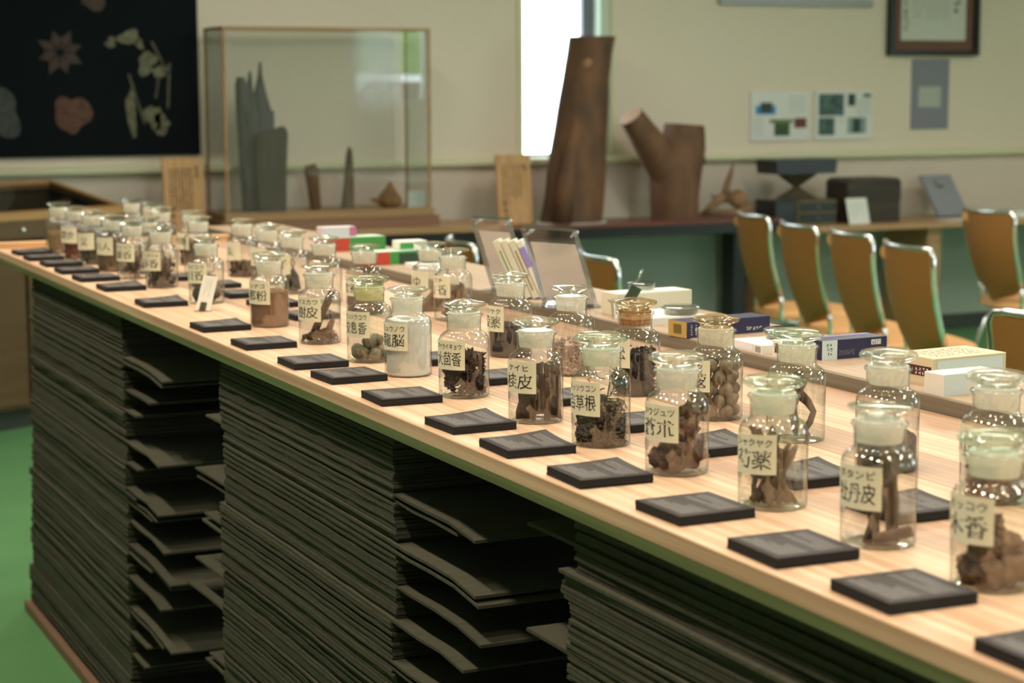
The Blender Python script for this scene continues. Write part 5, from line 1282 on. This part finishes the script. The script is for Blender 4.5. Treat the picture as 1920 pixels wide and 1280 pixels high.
# ------------------------------------------------------------------ things on the back wall
YWF = YW1-0.0015
t = thing('spice_poster', 'black wall poster picturing star anise and other dried spices', 'poster', (0, 0, 0))
MB().box(0.55, 2.512, YWF-0.022, YWF, 1.092, 2.25).build('poster_board', mat('poster_black', (0.005, 0.008, 0.010), 0.9, spec=0.15), t)
yp = YWF-0.0224
PR = lambda nm, c: mat(nm, c, 0.7, var=0.6, scale=45)
def printpoly(nm, pts, m): 
    n = len(pts)
    MB().add([(x, yp, z) for x, z in pts]+[(x, yp-0.0004, z) for x, z in pts], [tuple(range(n-1, -1, -1)), tuple(range(n, 2*n))]+[(k, (k+1) % n, n+(k+1) % n, n+k) for k in range(n)]).build(nm, m, t)
P2 = lambda px, py: (1.576+(px)*0.0025, 1.105+(291-py)*0.00252)
cx, cz = P2(114, 106)
ma = PR('print_anise', (0.075, 0.04, 0.03)); mleaf = PR('print_leaf', (0.20, 0.19, 0.12)); mres = PR('print_resin', (0.15, 0.06, 0.04)); mgr = PR('print_grey', (0.06, 0.07, 0.07)); mst = PR('print_stem', (0.14, 0.12, 0.085))
for k in range(8):
    a = 2*PI*k/8+0.3; L = 0.115 if k % 2 else 0.105; c, s_ = math.cos(a), math.sin(a)
    printpoly('print_petal', [(cx+0.012*c, cz+0.012*s_), (cx+L*.55*c+0.024*s_, cz+L*.55*s_-0.024*c), (cx+L*c, cz+L*s_), (cx+L*.55*c-0.024*s_, cz+L*.55*s_+0.024*c)], ma)
def blob(nm, px, py, rx, ry, m, seed, n=22, am=0.25):
    rg = random.Random(seed); x, z = P2(px, py); ph = [rg.uniform(0, 6) for _ in range(3)]
    pts = []
    for k in range(n):
        a = 2*PI*k/n; d = 1+am*(math.sin(2*a+ph[0])+0.7*math.sin(3*a+ph[1])+0.5*math.sin(5*a+ph[2]))/1.5
        pts.append((x+rx*0.0025*d*math.cos(a), z+ry*0.0025*d*math.sin(a)))
    printpoly(nm, pts, m)
blob('print_resin', 133, 218, 30, 38, mres, 4); blob('print_grey_lump', 8, 215, 30, 42, mgr, 5); blob('print_dark_lump', 180, 12, 26, 16, ma, 6)
for k, (px, py, rx, ry) in enumerate(((208, 88, 11, 9), (243, 78, 17, 16), (275, 125, 18, 20), (300, 140, 17, 10), (243, 215, 11, 36), (285, 225, 14, 26), (300, 238, 16, 18), (262, 90, 8, 9))): blob('print_leaf', px, py, rx, ry, mleaf, 20+k, 18, 0.35)
for a, b in (((240, 145), (268, 238)), ((318, 125), (313, 210)), ((297, 150), (290, 190)), ((285, 85), (310, 135))):
    (x0, z0), (x1, z1) = P2(*a), P2(*b); printpoly('print_stem', [(x0-.006, z0), (x0+.006, z0), (x1+.005, z1), (x1-.005, z1)], mst)
def panel(name, label, cat, x0, x1, z0, z1, m, th=0.012):
    t = thing(name, label, cat, (0, 0, 0))
    MB().bbox(0, x1-x0, 0, z1-z0, 0, th, 0.001, Matrix.Translation((x0, YWF, z0)) @ Matrix.Rotation(PI/2, 4, 'X')).build('board', m, t)
    return t
def patch(t, nm, x0, x1, z0, z1, m, y):
    return MB().box(x0, x1, y-0.0005, y, z0, z1).build(nm, m, t)
M_PANELW = mat('panel_white', (0.74, 0.75, 0.74), 0.6)
t = panel('photo_panel', 'white wall panel with photos of a green basket and a red shape', 'wall panel', 5.592, 5.972, 1.108, 1.376, M_PANELW)
yy = YWF-0.0125; W_, H_ = 0.38, 0.268
def pp(u0, u1, v0, v1, m, nm, d=0): patch(t, nm, 5.592+u0*W_, 5.592+u1*W_, 1.108+v0*H_, 1.108+v1*H_, m, yy-d)
pp(0.08, 0.42, 0.54, 0.72, mat('photo_blue', (0.05, 0.28, 0.55), 0.6), 'photo'); pp(0.16, 0.36, 0.57, 0.78, mat('photo_dark', (0.03, 0.06, 0.06), 0.6), 'photo', 0.0006)
pp(0.40, 0.66, 0.10, 0.36, mat('photo_green', (0.05, 0.09, 0.035), 0.6), 'photo'); pp(0.32, 0.72, 0.36, 0.44, mat('photo_olive', (0.16, 0.22, 0.10), 0.6), 'photo'); pp(0.74, 0.95, 0.26, 0.46, mat('photo_red', (0.16, 0.04, 0.03), 0.6), 'photo')
mb = MB(); scribble(mb, 5.592+.64*W_, 5.592+.92*W_, 1.108+.55*H_, 1.108+.92*H_, 8, 10, lambda u, v: (u, yy-0.0004, v), 3); scribble(mb, 5.592+.06*W_, 5.592+.2*W_, 1.108+.08*H_, 1.108+.48*H_, 4, 9, lambda u, v: (u, yy-0.0004, v), 5); mb.build('print', MATS['grey_ink'], t)
t = panel('photo_panel', 'white wall panel with dark teal photos, nearer the framed certificate', 'wall panel', 6.010, 6.395, 1.108, 1.380, M_PANELW)
def pp(u0, u1, v0, v1, m, nm, d=0): patch(t, nm, 6.010+u0*W_, 6.010+u1*W_, 1.108+v0*H_, 1.108+v1*H_, m, yy-d)
teal = mat('photo_teal', (0.10, 0.19, 0.17), 0.5, scale=18, col2=(0.015, 0.035, 0.04)); pp(0.06, 0.5, 0.50, 0.95, teal, 'photo'); pp(0.06, 0.34, 0.10, 0.46, teal, 'photo'); pp(0.57, 0.70, 0.70, 0.95, MATS['photo_dark'], 'photo'); pp(0.57, 0.90, 0.13, 0.46, mat('photo_mist', (0.25, 0.35, 0.33), 0.6), 'photo'); pp(0.66, 0.80, 0.15, 0.44, MATS['photo_dark'], 'photo', 0.0006); pp(0.84, 0.98, 0.88, 0.95, teal, 'photo')
mb = MB(); scribble(mb, 6.010+.72*W_, 6.010+.98*W_, 1.108+.50*H_, 1.108+.85*H_, 9, 9, lambda u, v: (u, yy-0.0004, v), 7); scribble(mb, 6.010+.38*W_, 6.010+.52*W_, 1.108+.33*H_, 1.108+.47*H_, 4, 4, lambda u, v: (u, yy-0.0004, v), 8); mb.build('print', MATS['grey_ink'], t)
# certificate
t = thing('framed_certificate', 'framed certificate with black frame and brown mat on the back wall', 'picture frame', (0, 0, 0))
X0, X1, Z0, Z1 = 6.485, 7.105, 1.575, 2.02
fy0, fy1 = YWF-0.045, YWF
for q in ((X0, X1, Z0, Z0+0.028), (X0, X1, Z1-0.028, Z1), (X0, X0+0.03, Z0+0.0285, Z1-0.0285), (X1-0.03, X1, Z0+0.0285, Z1-0.0285)): MB().box(q[0], q[1], fy0, fy1, q[2], q[3]).build('frame_bar', M_BLACK, t)
MB().box(X0+0.03, X1-0.03, fy1-0.02, fy1-0.006, Z0+0.028, Z1-0.028).build('mat_board', mat('brown_mat', (0.17, 0.085, 0.065), 0.8), t)
MB().box(X0+0.085, X1-0.085, fy1-0.0215, fy1-0.0205, Z0+0.085, Z1-0.085).build('paper', mat('certificate_paper', (0.62, 0.62, 0.57), 0.8), t)
q = lambda u, v: (u, fy1-0.0222, v)
for a in ((X0+0.16, X1-0.20, Z0+0.20, Z1-0.11, 14, 5, q, 21), (X1-0.19, X1-0.13, Z0+0.11, Z1-0.11, 1, 4, q, 22, 0.9, 0.2), (X0+0.095, X0+0.135, Z0+0.10, Z1-0.11, 1, 7, q, 23, 0.9, 0.2)):
    mb = MB(); scribble(mb, *a); mb.build('writing', mat('cert_ink', (0.09, 0.09, 0.09), 0.8), t)
t = panel('hanging_scroll', 'grey-violet paper strip with a pale square hanging under the certificate', 'wall poster', 6.665, 6.928, 1.158, 1.555, mat('violet_grey_paper', (0.24, 0.24, 0.30), 0.7), 0.004)
patch(t, 'pale_square', 6.715, 6.870, 1.285, 1.40, mat('pale_square', (0.48, 0.50, 0.47), 0.8), YWF-0.0045)
mb = MB(); scribble(mb, 6.76, 6.84, 1.49, 1.52, 6, 2, lambda u, v: (u, YWF-0.0050, v), 24); scribble(mb, 6.83, 6.86, 1.30, 1.39, 1, 6, lambda u, v: (u, YWF-0.0056, v), 25); mb.build('print', MATS['grey_ink'], t)
t = panel('wall_board', 'grey-framed board on the wall, only its lower edge in the picture', 'wall panel', 5.382, 6.372, 1.842, 2.35, mat('grey_board', (0.42, 0.42, 0.42), 0.6), 0.025)
MB().box(5.382, 6.372, YWF-0.031, YWF-0.0255, 1.842, 1.866).build('frame_bar', mat('grey_metal', (0.30, 0.30, 0.31), 0.4, metal=0.4), t)

# ------------------------------------------------------------------ outdoors, seen mirrored in the showcase
struct(MB().box(-14, 24, -40, -2.36, -0.3, -0.2).build('ground_outside', mat('pale_paving', (0.5, 0.5, 0.48), 0.9)))
struct(MB().box(-14, 24, 9.1, 30, -0.3, -0.2).build('ground_outside', MATS['pale_paving']))
def hedge(x, y, sx, sz, seed, label):
    o = link('garden_tree', lump_mesh('garden_tree', mat('foliage', (0.12, 0.34, 0.06), 0.8, scale=5, col2=(0.04, 0.13, 0.02)), sx, sx, sz, 0.35, seed, ICO3), None, (x, y, sz*0.9-0.2))
    tag(o, label, 'tree', 'trees outside the windows')
hedge(10.5, -12.0, 2.6, 2.6, 1, 'round green tree outside the window, mirrored in the showcase'); hedge(16.6, -14.0, 2.6, 3.2, 2, 'larger green tree outside, right of the mirrored one')

t = thing('white_car', 'white car parked outside the rear window, mirrored in the showcase', 'car', (10.6, -8.0, -0.2), math.radians(8))
cw = mat('car_white', (0.85, 0.87, 0.88), 0.3)
MB().prism([(-2.1, 0.35), (2.1, 0.35), (2.15, 0.8), (1.9, 1.0), (1.2, 1.12), (0.5, 1.75), (-1.3, 1.8), (-2.0, 1.3), (-2.15, 0.9)], 'y', -0.85, 0.85).build('body', cw, t)
MB().prism([(-1.75, 1.2), (0.95, 1.15), (0.45, 1.65), (-1.25, 1.7)], 'y', 0.851, 0.86).build('side_window', M_BLACK, t)
for x in (-1.35, 1.35):
    for y in (-0.8, 0.8): MB().lathe([(0, -0.1), (0.33, -0.1), (0.33, 0.1), (0, 0.1)], 20, Matrix.Translation((x, y, 0.33)) @ Matrix.Rotation(PI/2, 4, 'X')).build('wheel', M_BLACK, t)
